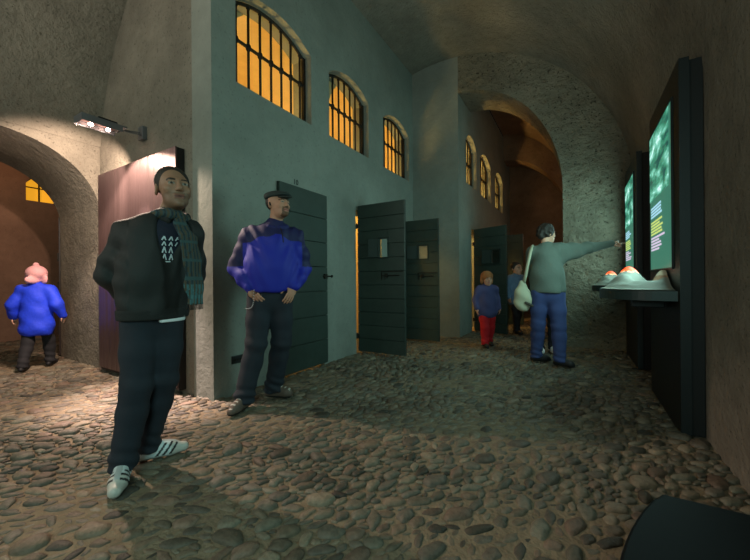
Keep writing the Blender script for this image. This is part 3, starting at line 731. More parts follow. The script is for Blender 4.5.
# ================================================================== PEOPLE
def Rz(a): c, s = math.cos(a), math.sin(a); return np.array([[c, -s, 0], [s, c, 0], [0, 0, 1.0]])
def Rx(a): c, s = math.cos(a), math.sin(a); return np.array([[1, 0, 0], [0, c, -s], [0, s, c]])
def Ry(a): c, s = math.cos(a), math.sin(a); return np.array([[c, 0, s], [0, 1, 0], [-s, 0, c]])
def vnoise(P, s, seed=0):
    x, y, z = P[..., 0]*s, P[..., 1]*s, P[..., 2]*s
    return (np.sin(x*1.3+2.1*np.sin(y*0.9+seed)+seed)+np.sin(y*1.7+1.7*np.sin(z*1.1+seed*2))+np.sin(z*1.5+1.9*np.sin(x*0.8+seed*3)))/3
class Head:
    """head frame: -y is the face, z up; placed at c, turned by yaw (about z), pitch (chin up > 0) and roll"""
    def __init__(s, c, yaw, pitch=0.0, roll=0.0, sc_=1.0):
        s.c = V(*c); s.R = Rz(yaw) @ Ry(roll) @ Rx(-pitch); s.k = sc_
    def p(s, x, y, z): return s.c+s.R @ (V(x, y, z)*s.k)
    def inv(s, P): return ((P-s.c) @ s.R)/s.k
    def ell(s, b, c, r, k=0.012, op='u'): b.ell(s.p(*c), V(*r)*s.k, k, s.R.T, op)
    def cap(s, b, a, c, ra, rb=None, k=0.01): b.cap(s.p(*a), s.p(*c), ra*s.k, (rb or ra)*s.k, k)
    def face(s, b, fat=1.0, goatee=False):
        s.ell(b, (0, 0.012, 0.035), (0.074, 0.093, 0.080), 0.03)
        s.ell(b, (0, -0.030, -0.032), (0.060*fat, 0.060, 0.078), 0.03)
        s.ell(b, (0, -0.040, -0.080), (0.047*fat, 0.045, 0.034), 0.03)
        s.ell(b, (0, -0.074, -0.100), (0.021, 0.017, 0.015), 0.02)
        s.cap(b, (-0.036, -0.080, 0.020), (0.036, -0.080, 0.020), 0.010, k=0.016)
        for q in (-1, 1):
            s.ell(b, (q*0.042, -0.062, -0.024), (0.020*fat, 0.019, 0.018), 0.02)
            s.ell(b, (q*0.031, -0.098, 0.000), (0.018, 0.013, 0.010), 0.010, 'sub')
            s.ell(b, (q*0.031, -0.0755, 0.000), (0.0135, 0.0125, 0.0125), 0.003)
            s.cap(b, (q*0.018, -0.089, 0.0085), (q*0.045, -0.083, 0.0070), 0.0045, k=0.006)
            s.ell(b, (q*0.076, 0.012, -0.008), (0.009, 0.020, 0.032), 0.006)
            s.ell(b, (q*0.084, 0.005, -0.006), (0.006, 0.009, 0.016), 0.004, 'sub')
            s.ell(b, (q*0.011, -0.097, -0.035), (0.008, 0.009, 0.007), 0.006)
        s.cap(b, (0, -0.088, 0.014), (0, -0.108, -0.030), 0.008, 0.0115, k=0.012)
        s.cap(b, (-0.020, -0.086, -0.061), (0.020, -0.086, -0.061), 0.0065, k=0.008)
        s.cap(b, (-0.016, -0.085, -0.072), (0.016, -0.085, -0.072), 0.0070, k=0.008)
        s.cap(b, (-0.019, -0.096, -0.0665), (0.019, -0.096, -0.0665), 0.0016, k=0.002) if False else None
    def skin(s, base, lips, brow=None, beard=None, goatee=False):
        base, lips = L3(base), L3(lips)
        def f(P):
            q = s.inv(P); x, y, z = q[:, 0], q[:, 1], q[:, 2]; c = np.tile(base, (len(P), 1))
            def put(mask, col_, a=1.0): c[mask] = c[mask]*(1-a)+col_*a
            near = (np.abs(x) < 0.1) & (np.abs(z) < 0.14) & (np.abs(y) < 0.14)
            if beard is not None:
                m = near & (z < -0.045) & (z > -0.125) & (y < 0.0); put(m, L3(beard), 0.45 if not goatee else 0.15)
                if goatee:
                    m = near & (y < -0.05) & (z < -0.040) & (np.abs(x) < 0.034) & ~((np.abs(x) < 0.018) & (z > -0.080) & (z < -0.058)); put(m, L3(beard), 0.85)
            put(near & (y < -0.07) & (np.abs(x) < 0.023) & (z < -0.055) & (z > -0.078), lips)
            put(near & (y < -0.06) & (np.abs(z+0.0665) < 0.0022) & (np.abs(x) < 0.024), L3((60, 30, 28)))
            for e in (-0.031, 0.031):
                d2 = (x-e)**2+z**2
                put(near & (y < -0.07) & (np.abs(x-e) < 0.0135) & (np.abs(z) < 0.0048), L3((128, 120, 110)))
                put(near & (y < -0.07) & (d2 < 0.0052**2), L3((40, 30, 24)))
                if brow is not None: put(near & (y < -0.06) & (np.abs(x-e) < 0.019) & (np.abs(z-0.021+0.15*np.abs(np.abs(x)-0.03)) < 0.0048), L3(brow))
            return c
        return f
def hand(b, wrist, d, nrm, side, curl=0.5, s=1.0, point=False):
    """palm + five fingers. d: from the wrist to the knuckles, nrm: back of the hand, side (+1/-1): which side the thumb is on"""
    w = V(*wrist); d = V(*d)/np.linalg.norm(d); nrm = V(*nrm); nrm = nrm-d*(nrm @ d); nrm /= np.linalg.norm(nrm); u = np.cross(d, nrm)*side
    pc = w+d*0.05*s
    Rm = np.array([u, d, nrm])
    b.ell(pc, (0.040*s, 0.052*s, 0.016*s), 0.012, Rm)
    b.cap(w-d*0.02*s, w+d*0.03*s, 0.025*s, 0.026*s, 0.015, flat=(nrm, 0.7))
    for i, (off, L, r) in enumerate(((0.029, 0.075, 0.0088), (0.010, 0.083, 0.0090), (-0.010, 0.077, 0.0086), (-0.029, 0.060, 0.0078))):
        p = w+d*0.088*s+u*off*s; cu = 0.08 if (point and i == 0) else curl; a = 0.0
        dirv = d
        for seg, fr in enumerate((0.45, 0.31, 0.24)):
            a += cu*(0.7 if seg == 0 else 1.0); dirv = d*math.cos(a)-nrm*math.sin(a)+u*(off*1.2)
            q = p+dirv*L*fr*s; b.cap(p, q, r*s*(1-0.08*seg), r*s*(0.93-0.08*seg), 0.003); p = q
    p0 = w+d*0.022*s+u*0.030*s; p1 = p0+(u*0.75+d*0.6-nrm*0.25)*0.036*s; p2 = p1+(u*0.35+d*0.9-nrm*0.25)*0.032*s; p3 = p2+(u*0.1+d*0.95-nrm*0.3)*0.024*s
    b.cap(p0, p1, 0.0135*s, 0.0115*s, 0.010); b.cap(p1, p2, 0.0108*s, 0.0098*s, 0.003); b.cap(p2, p3, 0.0098*s, 0.0078*s, 0.003)
def lerp(a, b, t): return V(*a)*(1-t)+V(*b)*t
def place_person(name, label, u0, X, Y, rz=None, cat='person'):
    t = thing(name, label, cat, (X, Y, 0.016), YAW-math.atan((u0-375)/FPX)); return t
def body(J, head, facing, s=1.0, fat=1.0):
    """one continuous figure under the clothes"""
    b = Blob(); fc = (V(*facing), 0.68)
    b.cap(J['pelvis'], lerp(J['pelvis'], J['chest'], 0.5), 0.135*s*fat, 0.125*s*fat, 0.05, flat=fc)
    b.cap(lerp(J['pelvis'], J['chest'], 0.5), J['chest'], 0.125*s*fat, 0.145*s, 0.05, flat=fc)
    b.cap(J['shL'], J['shR'], 0.052*s, 0.052*s, 0.05)
    for q in 'LR':
        b.chain([J['sh'+q], J['el'+q], J['wr'+q]], [0.048*s, 0.036*s, 0.025*s], 0.02)
        b.chain([J['hip'+q], J['kn'+q], J['an'+q]], [0.082*s*fat, 0.052*s, 0.036*s], 0.03)
        an = V(*J['an'+q]); td = V(*J['toe'+q])-an; b.cap(an+V(0, 0, -0.03)*s, an+td*0.75, 0.03*s, 0.022*s, 0.02)
    b.cap(J['neck'], head.p(0, 0.018, -0.06), 0.058*s, 0.052*s, 0.03)
    return b
def trousers(J, r, m, parent, zc=0.05, h=0.007, hem=0.04, belt=None, name='trousers', facing=(0, -1, 0), wr=0.005, col=None):
    b = Blob(); rh, rk, ra = r
    P = V(*J['pelvis']); b.cap(P+V(0, 0, -0.05), P+V(0, 0, 0.09), rh*1.55, rh*1.45, 0.04, flat=(facing, 0.68))
    for q in 'LR':
        hp, kn, an = V(*J['hip'+q]), V(*J['kn'+q]), V(*J['an'+q])
        b.chain([hp, lerp(hp, kn, 0.5), kn], [rh, (rh+rk)/2, rk], 0.035)
        cf = lerp(kn, an, 0.35)+V(0, 0.012, 0)
        b.chain([kn, cf, an], [rk, rk*0.98, ra], 0.03)
        b.cap(an, an+V(0, 0, -0.035), ra*1.0, ra*1.08, 0.02)
    b.cut((0, 0, -1), (0, 0, zc*min(1.0, rh/0.09)), 0.012)
    def w(X, Y, Z):
        low = np.exp(-((Z-0.10)/0.08)**2); kne = np.exp(-((Z-0.50)/0.08)**2)
        return (wr*low*np.sin(85*Z+6*np.sin(9*X)+4*Y)+0.5*wr*kne*np.sin(60*Z+14*X-9*Y)+0.5*wr*np.sin(22*X+3+5*Z)*np.sin(11*Z+16*Y+8*X))
    b.warp(w)
    return b.build(name, m, parent, h, col)
def shoe(b, an, toe, s=1.0):
    an, toe = V(*an), V(*toe); d = toe-an; d[2] = 0; L = np.linalg.norm(d); d /= L; side = V(-d[1], d[0], 0)
    heel = V(an[0], an[1], 0)-d*0.045*s
    b.cap(heel+V(0, 0, 0.034*s), heel+d*0.16*s+V(0, 0, 0.036*s), 0.036*s, 0.040*s, 0.02)
    b.cap(heel+d*0.16*s+V(0, 0, 0.036*s), V(toe[0], toe[1], 0)-d*0.02*s+V(0, 0, 0.030*s), 0.042*s, 0.030*s, 0.02)
    b.cap(heel+d*0.03*s+V(0, 0, 0.05*s), V(an[0], an[1], 0)+d*0.01+V(0, 0, 0.095*s), 0.036*s, 0.040*s, 0.02)
    b.cap(V(an[0], an[1], 0)+d*0.02+V(0, 0, 0.08*s), heel+d*0.17*s+V(0, 0, 0.05*s), 0.034*s, 0.032*s, 0.02)
    return heel, d, side, L+0.045*s
def shoes(J, m, parent, h=0.005, s=1.0, colf=None, name='shoe'):
    for q in 'LR':
        b = Blob(); heel, d, side, L = shoe(b, J['an'+q], J['toe'+q], s)
        b.cut((0, 0, -1), (0, 0, 0.002), 0.004)
        b.build(name, m, parent, h, (lambda P, heel=heel, d=d, side=side, L=L: colf(P-heel, d, side, L)) if colf else None)
M_skin = mat('skin', (170, 122, 98), 0.55, attr='Col', spec=0.35)
M_hair = mat('hair', (32, 25, 19), 0.7, bump=0.004, bscale=120)
M_jean = mat('dark_denim', (20, 28, 38), 0.85, var=0.2, vscale=9, bump=0.001, bscale=90)
M_cloth = mat('cloth_attr', (60, 60, 60), 0.85, attr='Col', bump=0.0015, bscale=60)

# ---------------------------------------------------------------- man in the dark jacket
p = place_person('person', 'man in dark jacket, striped scarf and white striped trainers, hands behind his back', 156, -2.08, 0.985)
J = dict(pelvis=(0.02, 0.03, 0.93), chest=(0.05, 0.03, 1.26), neck=(0.085, 0.025, 1.42), shL=(-0.095, 0.05, 1.32), shR=(0.195, 0.00, 1.345),
         elL=(-0.190, 0.11, 1.09), wrL=(-0.055, 0.22, 0.93), elR=(0.235, 0.14, 1.09), wrR=(0.10, 0.235, 0.92),
         hipL=(-0.050, 0.02, 0.86), hipR=(0.085, 0.04, 0.86), knL=(-0.065, -0.02, 0.47), knR=(0.065, 0.06, 0.48),
         anL=(-0.125, -0.03, 0.10), anR=(-0.02, 0.13, 0.10), toeL=(-0.150, -0.235, 0.03), toeR=(0.185, 0.125, 0.03))
fac = (0.42, -0.91, 0)
hd = Head((0.120, 0.0, 1.600), 0.20, 0.12, -0.04, 1.12)
b = body(J, hd, fac)
hd.face(b)
for q, sg in (('L', 1), ('R', -1)): hand(b, J['wr'+q], (0.35*sg, 0.3, -0.8), (0.2, 1, 0), sg, 0.5)
b.build('body', M_skin, p, 0.0042, hd.skin((140, 102, 80), (122, 78, 66), (46, 34, 26), (80, 64, 52)))
b = Blob(); hd.ell(b, (0, 0.020, 0.040), (0.081, 0.096, 0.084), 0.02)
hd.ell(b, (0, -0.096, -0.016), (0.074, 0.060, 0.072), 0.015, 'sub')
b.cut(hd.R @ V(0, -0.3, -1), hd.p(0, 0.02, -0.055), 0.01); b.build('hair', M_hair, p, 0.0045)
M_jkt = mat('dark_jacket', (17, 19, 18), 0.75, var=0.25, vscale=5, bump=0.002, bscale=40)
M_rib = mat('jacket_rib', (18, 20, 19), 0.85, bump=0.002, bscale=140)
b = Blob(); fl = (fac, 0.70)
b.cap((0.02, 0.03, 0.90), (0.03, 0.03, 1.10), 0.185, 0.190, 0.05, flat=fl)
b.cap((0.03, 0.03, 1.10), (0.05, 0.03, 1.27), 0.190, 0.185, 0.05, flat=fl)
b.cut((0, 0, -1), (0, 0, 0.855), 0.02)
b.cap(J['shL'], J['shR'], 0.078, 0.078, 0.06)
b.cap((0.085, 0.02, 1.34), (0.10, 0.015, 1.43), 0.115, 0.075, 0.04)
b.chain([J['shL'], lerp(J['shL'], J['elL'], 0.6), J['elL']], [0.080, 0.074, 0.066], 0.04)
b.chain([J['elL'], lerp(J['elL'], J['wrL'], 0.5), J['wrL']], [0.066, 0.062, 0.045], 0.03)
b.chain([J['shR'], lerp(J['shR'], J['elR'], 0.6), J['elR']], [0.074, 0.068, 0.060], 0.04)
b.chain([J['elR'], J['wrR']], [0.060, 0.045], 0.03)
b.warp(lambda X, Y, Z: 0.006*np.sin(26*Z+9*np.sin(7*X+2)+5*Y)*np.sin(19*X+8*Z)+0.003*np.sin(55*Z+20*X)*(X < -0.1))
# open front: carve a wedge that the shirt shows through
fv = V(0.42, -0.91, 0); sv = V(0.91, 0.42, 0)
b.cap(V(0.075, -0.01, 1.43)+fv*0.10, V(0.045, -0.0, 1.20)+fv*0.19, 0.095, 0.10, 0.01, op='sub')
b.cap(V(0.045, 0.0, 1.20)+fv*0.19, V(0.055, 0.0, 0.82)+fv*0.19, 0.10, 0.085, 0.01, op='sub')
jk = b.build('jacket', M_jkt, p, 0.0055)
# ribbed hem and collar
b = Blob(); b.cap((0.02, 0.03, 0.875), (0.02, 0.03, 0.915), 0.187, 0.190, 0.02, flat=fl); b.cut((0, 0, -1), (0, 0, 0.846), 0.01); b.cut((0, 0, 1), (0, 0, 0.905), 0.008)
b.cap(V(0.055, 0.0, 0.82)+fv*0.19, V(0.055, 0.0, 0.95)+fv*0.19, 0.088, 0.088, 0.01, op='sub')
b.build('jacket_hem', M_rib, jk, 0.0055)
b = Blob()
pts = [(0.115+0.092*math.sin(a)*0.8, 0.02-0.075*math.cos(a), 1.435+0.022*math.cos(a+3.14)) for a in np.linspace(0.95, 2*PI-0.35, 14)]
b.chain(pts, [0.020]*14, 0.01, flat=((0, 0, 1), 1.6)); b.build('jacket_collar', M_rib, jk, 0.0055)
# T-shirt with a white print
M_tee = mat('navy_shirt', (16, 22, 40), 0.85, bump=0.001, bscale=60)
b = Blob(); b.cap((0.03, 0.03, 0.92), (0.06, 0.03, 1.27), 0.158, 0.160, 0.05, flat=fl); b.cap((0.085, 0.02, 1.33), (0.10, 0.015, 1.40), 0.09, 0.06, 0.04); b.cut((0, 0, -1), (0, 0, 0.85), 0.01)
b.warp(lambda X, Y, Z: 0.004*np.sin(30*Z+12*X)); tee = b.build('shirt', M_tee, p, 0.006)
M_white = mat('white_cotton', (215, 220, 222), 0.85)
b = Blob(); b.cap((0.04, 0.03, 0.86), (0.04, 0.03, 0.90), 0.160, 0.162, 0.02, flat=fl); b.cut((0, 0, -1), (0, 0, 0.828), 0.006); b.cut((0, 0, 1), (0, 0, 0.870), 0.006); b.cut(-fv, V(0.04, 0.03, 0)+fv*0.07, 0.01)
b.cut(-sv, V(0.02, 0.03, 0)-sv*0.02, 0.01); b.build('undershirt_hem', M_white, p, 0.006)
def decal(name, polys, origin, right, up, direction, target, m, parent, off=0.003):
    """flat marks laid onto a curved garment"""
    me0 = target.data; bv = BVHTree.FromPolygons([v.co[:] for v in me0.vertices], [tuple(q.vertices) for q in me0.polygons])
    V_, F_ = [], []; o = Vector(origin); r = Vector(right).normalized(); u = Vector(up).normalized(); d = Vector(direction).normalized()
    for poly in polys:
        (x0, z0), (x1, z1), wd = poly; n = 6; base = len(V_); ok = True
        dx, dz = x1-x0, z1-z0; L = math.hypot(dx, dz) or 1; nx, nz = -dz/L*wd, dx/L*wd; tmp = []
        for i in range(n+1):
            for sgn in (-1, 1):
                q = o+r*(x0+dx*i/n+nx*sgn)+u*(z0+dz*i/n+nz*sgn)
                hit = bv.ray_cast(q-d*0.5, d, 1.5)
                if hit[0] is None: ok = False; break
                tmp.append(hit[0]-d*off)
            if not ok: break
        if ok:
            V_ += tmp; F_ += [(base+2*i, base+2*i+2, base+2*i+3, base+2*i+1) for i in range(n)]
    return meshobj(name, V_, F_, m, parent) if V_ else None
st = []
for j, (z, n) in enumerate(((0.075, 4), (0.045, 4), (0.010, 3), (-0.03, 3))):
    for k in range(n):
        x = -0.075+k*0.034; hgt = 0.011 if j < 2 else 0.017
        st += [((x, z-hgt), (x+0.012, z+hgt), 0.0035)]+([((x+0.012, z+hgt), (x+0.019, z-hgt), 0.003)] if (j*3+k) % 3 else [])
        if (j+k) % 2: st += [((x+0.002, z), (x+0.017, z), 0.0025)]
st += [((-0.085, -0.062), (0.0, -0.055), 0.003)]
M_print = mat('white_print', (190, 200, 205), 0.8)
decal('shirt_print', st, V(0.062, 0.0, 1.225), sv, (0, 0, 1), -fv, tee, M_print, tee)
# scarf
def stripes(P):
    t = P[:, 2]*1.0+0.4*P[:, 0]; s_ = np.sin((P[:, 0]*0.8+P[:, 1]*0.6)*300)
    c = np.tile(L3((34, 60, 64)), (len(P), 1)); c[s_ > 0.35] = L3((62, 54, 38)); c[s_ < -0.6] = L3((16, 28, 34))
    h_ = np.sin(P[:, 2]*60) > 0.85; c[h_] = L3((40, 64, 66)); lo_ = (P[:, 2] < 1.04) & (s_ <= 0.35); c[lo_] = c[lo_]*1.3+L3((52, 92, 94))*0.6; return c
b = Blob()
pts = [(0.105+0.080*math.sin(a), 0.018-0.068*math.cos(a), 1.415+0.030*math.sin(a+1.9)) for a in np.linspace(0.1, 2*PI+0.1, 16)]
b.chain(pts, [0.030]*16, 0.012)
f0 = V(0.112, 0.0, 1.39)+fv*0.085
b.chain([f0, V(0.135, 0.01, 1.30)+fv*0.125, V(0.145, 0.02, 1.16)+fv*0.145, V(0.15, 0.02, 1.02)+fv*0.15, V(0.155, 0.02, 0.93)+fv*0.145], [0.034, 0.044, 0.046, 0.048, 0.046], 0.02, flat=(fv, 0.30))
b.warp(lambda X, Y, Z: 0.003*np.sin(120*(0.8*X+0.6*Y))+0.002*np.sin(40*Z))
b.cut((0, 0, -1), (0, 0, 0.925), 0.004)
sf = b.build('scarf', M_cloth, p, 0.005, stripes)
fr = MB()
for k in range(13):
    q = V(0.155, 0.02, 0.93)+fv*0.148+sv*(-0.045+0.0075*k); fr.tube([q, q+V(0.002*math.sin(k), 0, -0.035)], 0.0022, 5)
fr.build('scarf_fringe', M_cloth, sf)
trousers(J, (0.092, 0.074, 0.064), M_jean, p, facing=fac, h=0.0055, zc=0.055, name='jeans')
def striped(Q, d, side, L):
    a = Q @ d; s_ = Q @ side; z = Q[:, 2]; c = np.tile(L3((196, 204, 204)), (len(Q), 1))
    c[z < 0.016] = L3((150, 150, 145)); c[(a > L-0.085) & (z > 0.016)] = L3((176, 176, 168))
    sh = a-(0.075)-0.75*z
    for k in range(3): c[(np.abs(sh-0.034*k) < 0.0075) & (z > 0.018) & (z < 0.085) & (np.abs(s_) > 0.014)] = L3((14, 16, 20))
    c[(a < 0.02) & (z > 0.05)] = L3((40, 44, 48)); c[(np.abs(s_) < 0.014) & (a > 0.10) & (a < 0.2) & (z > 0.05)] = L3((160, 168, 168)); return c
shoes(J, mat('shoe_leather', (200, 205, 205), 0.5, attr='Col'), p, 0.004, 1.0, striped, 'trainer')

# ---------------------------------------------------------------- man in the blue jacket
p = place_person('person', 'man in blue jacket and dark flat cap, hands at his jeans pockets', 272, -2.33, 2.03); p.scale = (1.04, 1.04, 1.04)
J = dict(pelvis=(0.04, 0.03, 0.93), chest=(0.055, 0.04, 1.28), neck=(0.075, 0.03, 1.45), shL=(-0.115, 0.05, 1.39), shR=(0.235, 0.05, 1.39),
         elL=(-0.225, 0.10, 1.13), wrL=(-0.120, -0.060, 0.975), elR=(0.315, 0.11, 1.13), wrR=(0.225, -0.045, 0.975),
         hipL=(-0.045, 0.03, 0.88), hipR=(0.125, 0.04, 0.88), knL=(-0.075, -0.03, 0.50), knR=(0.125, 0.05, 0.50),
         anL=(-0.17, -0.07, 0.10), anR=(0.06, 0.13, 0.10), toeL=(-0.26, -0.235, 0.03), toeR=(0.205, 0.06, 0.03))
fac = (0.26, -0.97, 0); fv = V(0.26, -0.97, 0); sv = V(0.97, 0.26, 0)
hd = Head((0.105, -0.005, 1.655), 0.72, 0.16, 0.05, 1.0)
b = body(J, hd, fac, 1.0, 1.1); hd.face(b, 1.08)
hand(b, J['wrL'], (0.42, -0.25, -0.75), (-0.5, -0.8, 0.1), -1, 0.35)
hand(b, J['wrR'], (-0.30, -0.25, -0.80), (0.4, -0.9, 0.1), 1, 0.35)
b.build('body', M_skin, p, 0.0045, hd.skin((176, 128, 104), (160, 96, 84), (60, 44, 32), (74, 50, 34), True))
b = Blob(); hd.ell(b, (0, 0.022, 0.030), (0.079, 0.094, 0.080), 0.02); b.cut(hd.R @ V(0, -1, 0), hd.p(0, -0.01, 0), 0.01); b.cut(hd.R @ V(0, 0, -1), hd.p(0, 0, -0.045), 0.01)
b.build('hair', M_hair, p, 0.006)
M_cap = mat('cap_wool', (36, 46, 44), 0.9, bump=0.001, bscale=120)
b = Blob(); hd.ell(b, (0, 0.012, 0.078), (0.092, 0.115, 0.048), 0.02); hd.ell(b, (0, -0.050, 0.070), (0.080, 0.075, 0.034), 0.03)
b.cut(hd.R @ V(0, -0.10, -1), hd.p(0, 0, 0.044), 0.008)
cp = b.build('flat_cap', M_cap, p, 0.005)
b = Blob(); hd.ell(b, (0, -0.088, 0.046), (0.066, 0.056, 0.010), 0.01); b.build('cap_brim', M_cap, cp, 0.004)
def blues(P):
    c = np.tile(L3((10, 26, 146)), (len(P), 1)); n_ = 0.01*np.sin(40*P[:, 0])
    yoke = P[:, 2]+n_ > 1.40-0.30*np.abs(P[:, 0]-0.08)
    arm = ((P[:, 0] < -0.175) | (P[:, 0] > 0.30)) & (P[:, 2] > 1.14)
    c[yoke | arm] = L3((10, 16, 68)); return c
b = Blob(); fl = (fac, 0.76)
b.cap((0.04, 0.03, 0.96), (0.045, 0.02, 1.12), 0.200, 0.212, 0.05, flat=fl)
b.cap((0.045, 0.02, 1.12), (0.055, 0.035, 1.31), 0.212, 0.195, 0.06, flat=fl)
b.cut((0, 0, -1), (0, 0, 0.925), 0.03)
b.cap(J['shL'], J['shR'], 0.080, 0.080, 0.07)
b.cap((0.07, 0.03, 1.38), (0.08, 0.02, 1.47), 0.115, 0.085, 0.05)
for q, sg in (('L', 1), ('R', 1)):
    b.chain([J['sh'+q], lerp(J['sh'+q], J['el'+q], 0.55), J['el'+q]], [0.083, 0.082, 0.076], 0.04)
    b.chain([J['el'+q], lerp(J['el'+q], J['wr'+q], 0.6), J['wr'+q]], [0.076, 0.070, 0.046], 0.03)
b.warp(lambda X, Y, Z: 0.007*np.sin(24*Z+8*np.sin(9*X+1)+6*Y)*np.sin(15*X+6*Z+1)+0.003*np.sin(60*Z+16*X)*(np.abs(X-0.06) > 0.2))
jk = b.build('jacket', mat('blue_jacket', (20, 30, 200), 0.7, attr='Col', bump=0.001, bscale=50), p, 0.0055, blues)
b = Blob(); pts = [(0.08+0.088*math.sin(a), 0.02-0.070*math.cos(a), 1.475-0.018*math.cos(a)) for a in np.linspace(0.35, 2*PI-0.15, 15)]
b.chain(pts, [0.026]*15, 0.012); b.build('hood_collar', mat('navy_collar', (14, 20, 80), 0.8), jk, 0.006)
MB().tube([fv*0.098+V(0.095, 0.02, 1.455), fv*0.135+V(0.10, 0.02, 1.40), fv*0.160+V(0.10, 0.02, 1.33)], 0.004, 6).build('zip', M_iron, jk)
trousers(J, (0.105, 0.082, 0.076), M_jean, p, facing=fac, h=0.006, wr=0.007, name='jeans')
def brown_shoe(Q, d, side, L):
    c = np.tile(L3((84, 70, 60)), (len(Q), 1)); z = Q[:, 2]; a = Q @ d; c[z < 0.02] = L3((34, 30, 28)); c[(np.abs(np.sin(a*90)) > 0.85) & (np.abs(Q @ side) < 0.02) & (z > 0.055)] = L3((170, 165, 155)); return c
shoes(J, mat('brown_shoe', (80, 66, 56), 0.65, attr='Col'), p, 0.005, 1.02, brown_shoe, 'walking_shoe')
ch = MB(); A = V(-0.085, -0.145, 0.945); Bq = V(-0.15, -0.10, 0.80)
for k in range(15):
    t_ = k/14; q = lerp(A, Bq, t_)+V(0.02*math.sin(PI*t_), -0.01, -0.05*math.sin(PI*t_)); ch.ball(q, 0.0048, 1, 0.8, 1.3, 6)
ch.build('key_chain', mat('chain_steel', (180, 185, 190), 0.3, 0.9), p)

# ---------------------------------------------------------------- woman pointing at the screen
p = place_person('person', 'woman in grey jumper and blue jeans pointing at the screen, pale bag on her shoulder', 548, -0.33, 4.72)
J = dict(pelvis=(0.005, 0.0, 0.93), chest=(-0.015, 0.0, 1.27), neck=(-0.02, 0.0, 1.44), shL=(-0.165, 0.02, 1.40), shR=(0.135, 0.0, 1.42),
         elL=(-0.19, 0.12, 1.14), wrL=(-0.10, 0.30, 1.05), elR=(0.43, 0.10, 1.43), wrR=(0.685, 0.22, 1.475),
         hipL=(-0.085, 0.0, 0.87), hipR=(0.095, 0.0, 0.87), knL=(-0.105, 0.03, 0.48), knR=(0.12, -0.02, 0.48),
         anL=(-0.13, 0.10, 0.09), anR=(0.13, -0.06, 0.09), toeL=(0.03, 0.15, 0.03), toeR=(0.28, -0.10, 0.03))
fac = (0.35, 0.94, 0)
hd = Head((0.0, 0.02, 1.625), PI-0.95, -0.02, 0.0, 0.97)
b = body(J, hd, fac, 0.92); hd.face(b)
hand(b, J['wrR'], (0.93, 0.28, 0.16), (0.05, -0.5, 0.9), 1, 0.9, 0.92, True)
hand(b, J['wrL'], (0.1, 0.9, -0.2), (-1, 0, 0.2), 1, 0.5, 0.92)
b.build('body', M_skin, p, 0.006, hd.skin((190, 146, 122), (170, 100, 90), (60, 46, 36)))
b = Blob(); hd.ell(b, (0, 0.025, 0.035), (0.098, 0.108, 0.098), 0.03); hd.ell(b, (0, 0.075, -0.02), (0.07, 0.05, 0.06), 0.03)
hd.ell(b, (0, -0.100, -0.020), (0.070, 0.070, 0.085), 0.02, 'sub')
b.warp(lambda X, Y, Z: 0.006*np.sin(75*X+30*Z)*np.sin(70*Z+40*Y)+0.004*np.sin(130*Y)*np.sin(120*X))
b.build('hair', M_hair, p, 0.006)
gl = MB(); 
for q in (-1, 1):
    ring = [tuple(hd.p(q*0.032+0.022*math.cos(a), -0.108+0.006*abs(math.sin(a)), 0.0+0.017*math.sin(a))) for a in np.linspace(0, 2*PI, 15)]
    gl.tube(ring, 0.0018, 5); gl.tube([tuple(hd.p(q*0.054, -0.105, 0.004)), tuple(hd.p(q*0.078, -0.02, 0.006)), tuple(hd.p(q*0.08, 0.02, 0.0))], 0.0018, 5)
gl.build('glasses', M_iron, p)
M_jump = mat('grey_jumper', (88, 100, 92), 0.9, bump=0.003, bscale=45)
b = Blob(); fl = (fac, 0.72)
b.cap((0.0, 0.0, 0.94), (-0.01, 0.0, 1.12), 0.205, 0.195, 0.05, flat=fl); b.cap((-0.01, 0, 1.12), (-0.015, 0, 1.32), 0.195, 0.170, 0.05, flat=fl)
b.cut((0, 0, -1), (0, 0, 0.885), 0.02)
b.cap(J['shL'], J['shR'], 0.070, 0.070, 0.06); b.cap((-0.02, 0.0, 1.38), (-0.015, 0.0, 1.465), 0.10, 0.07, 0.04)
b.chain([J['shL'], J['elL'], J['wrL']], [0.074, 0.062, 0.042], 0.03)
b.chain([J['shR'], J['elR'], J['wrR']], [0.080, 0.064, 0.045], 0.04)
b.cap((0.08, 0.0, 1.30), (0.36, 0.07, 1.37), 0.075, 0.05, 0.06)
b.warp(lambda X, Y, Z: 0.006*np.sin(28*X+14*Z+3*np.sin(14*Y))*(X > 0.14)+0.005*np.sin(22*Z+9*X)*np.sin(14*X+3)*(X <= 0.14))
b.build('jumper', M_jump, p, 0.0075)
trousers(J, (0.108, 0.082, 0.066), mat('blue_jeans', (48, 62, 108), 0.85, var=0.15, vscale=8), p, facing=fac, h=0.0075, name='jeans')
shoes(J, mat('black_shoe', (16, 16, 18), 0.6), p, 0.006, 0.95, None, 'shoe')
M_bag = mat('canvas_bag', (166, 168, 144), 0.85, bump=0.002, bscale=30)
b = Blob(); b.ell((-0.275, -0.015, 0.80), (0.115, 0.065, 0.15), 0.03); b.ell((-0.29, -0.015, 0.86), (0.07, 0.05, 0.18), 0.05); b.warp(lambda X, Y, Z: 0.006*np.sin(34*Z+20*X))
bg = b.build('shoulder_bag', M_bag, p, 0.008)
MB().tube([(-0.275, -0.01, 0.98), (-0.245, -0.06, 1.10), (-0.215, -0.085, 1.25), (-0.185, -0.075, 1.40), (-0.165, -0.02, 1.475), (-0.17, 0.06, 1.44), (-0.21, 0.12, 1.30), (-0.27, 0.06, 1.05), (-0.275, 0.02, 0.98)], 0.016, 8, flat=1.4).build('bag_strap', M_bag, bg, True)
b = Blob(); b.cap((-0.24, -0.078, 0.76), (-0.17, -0.075, 0.725), 0.018, 0.016, 0.01); b.build('bag_flap', mat('bag_dark', (60, 56, 46), 0.8), bg, 0.006)

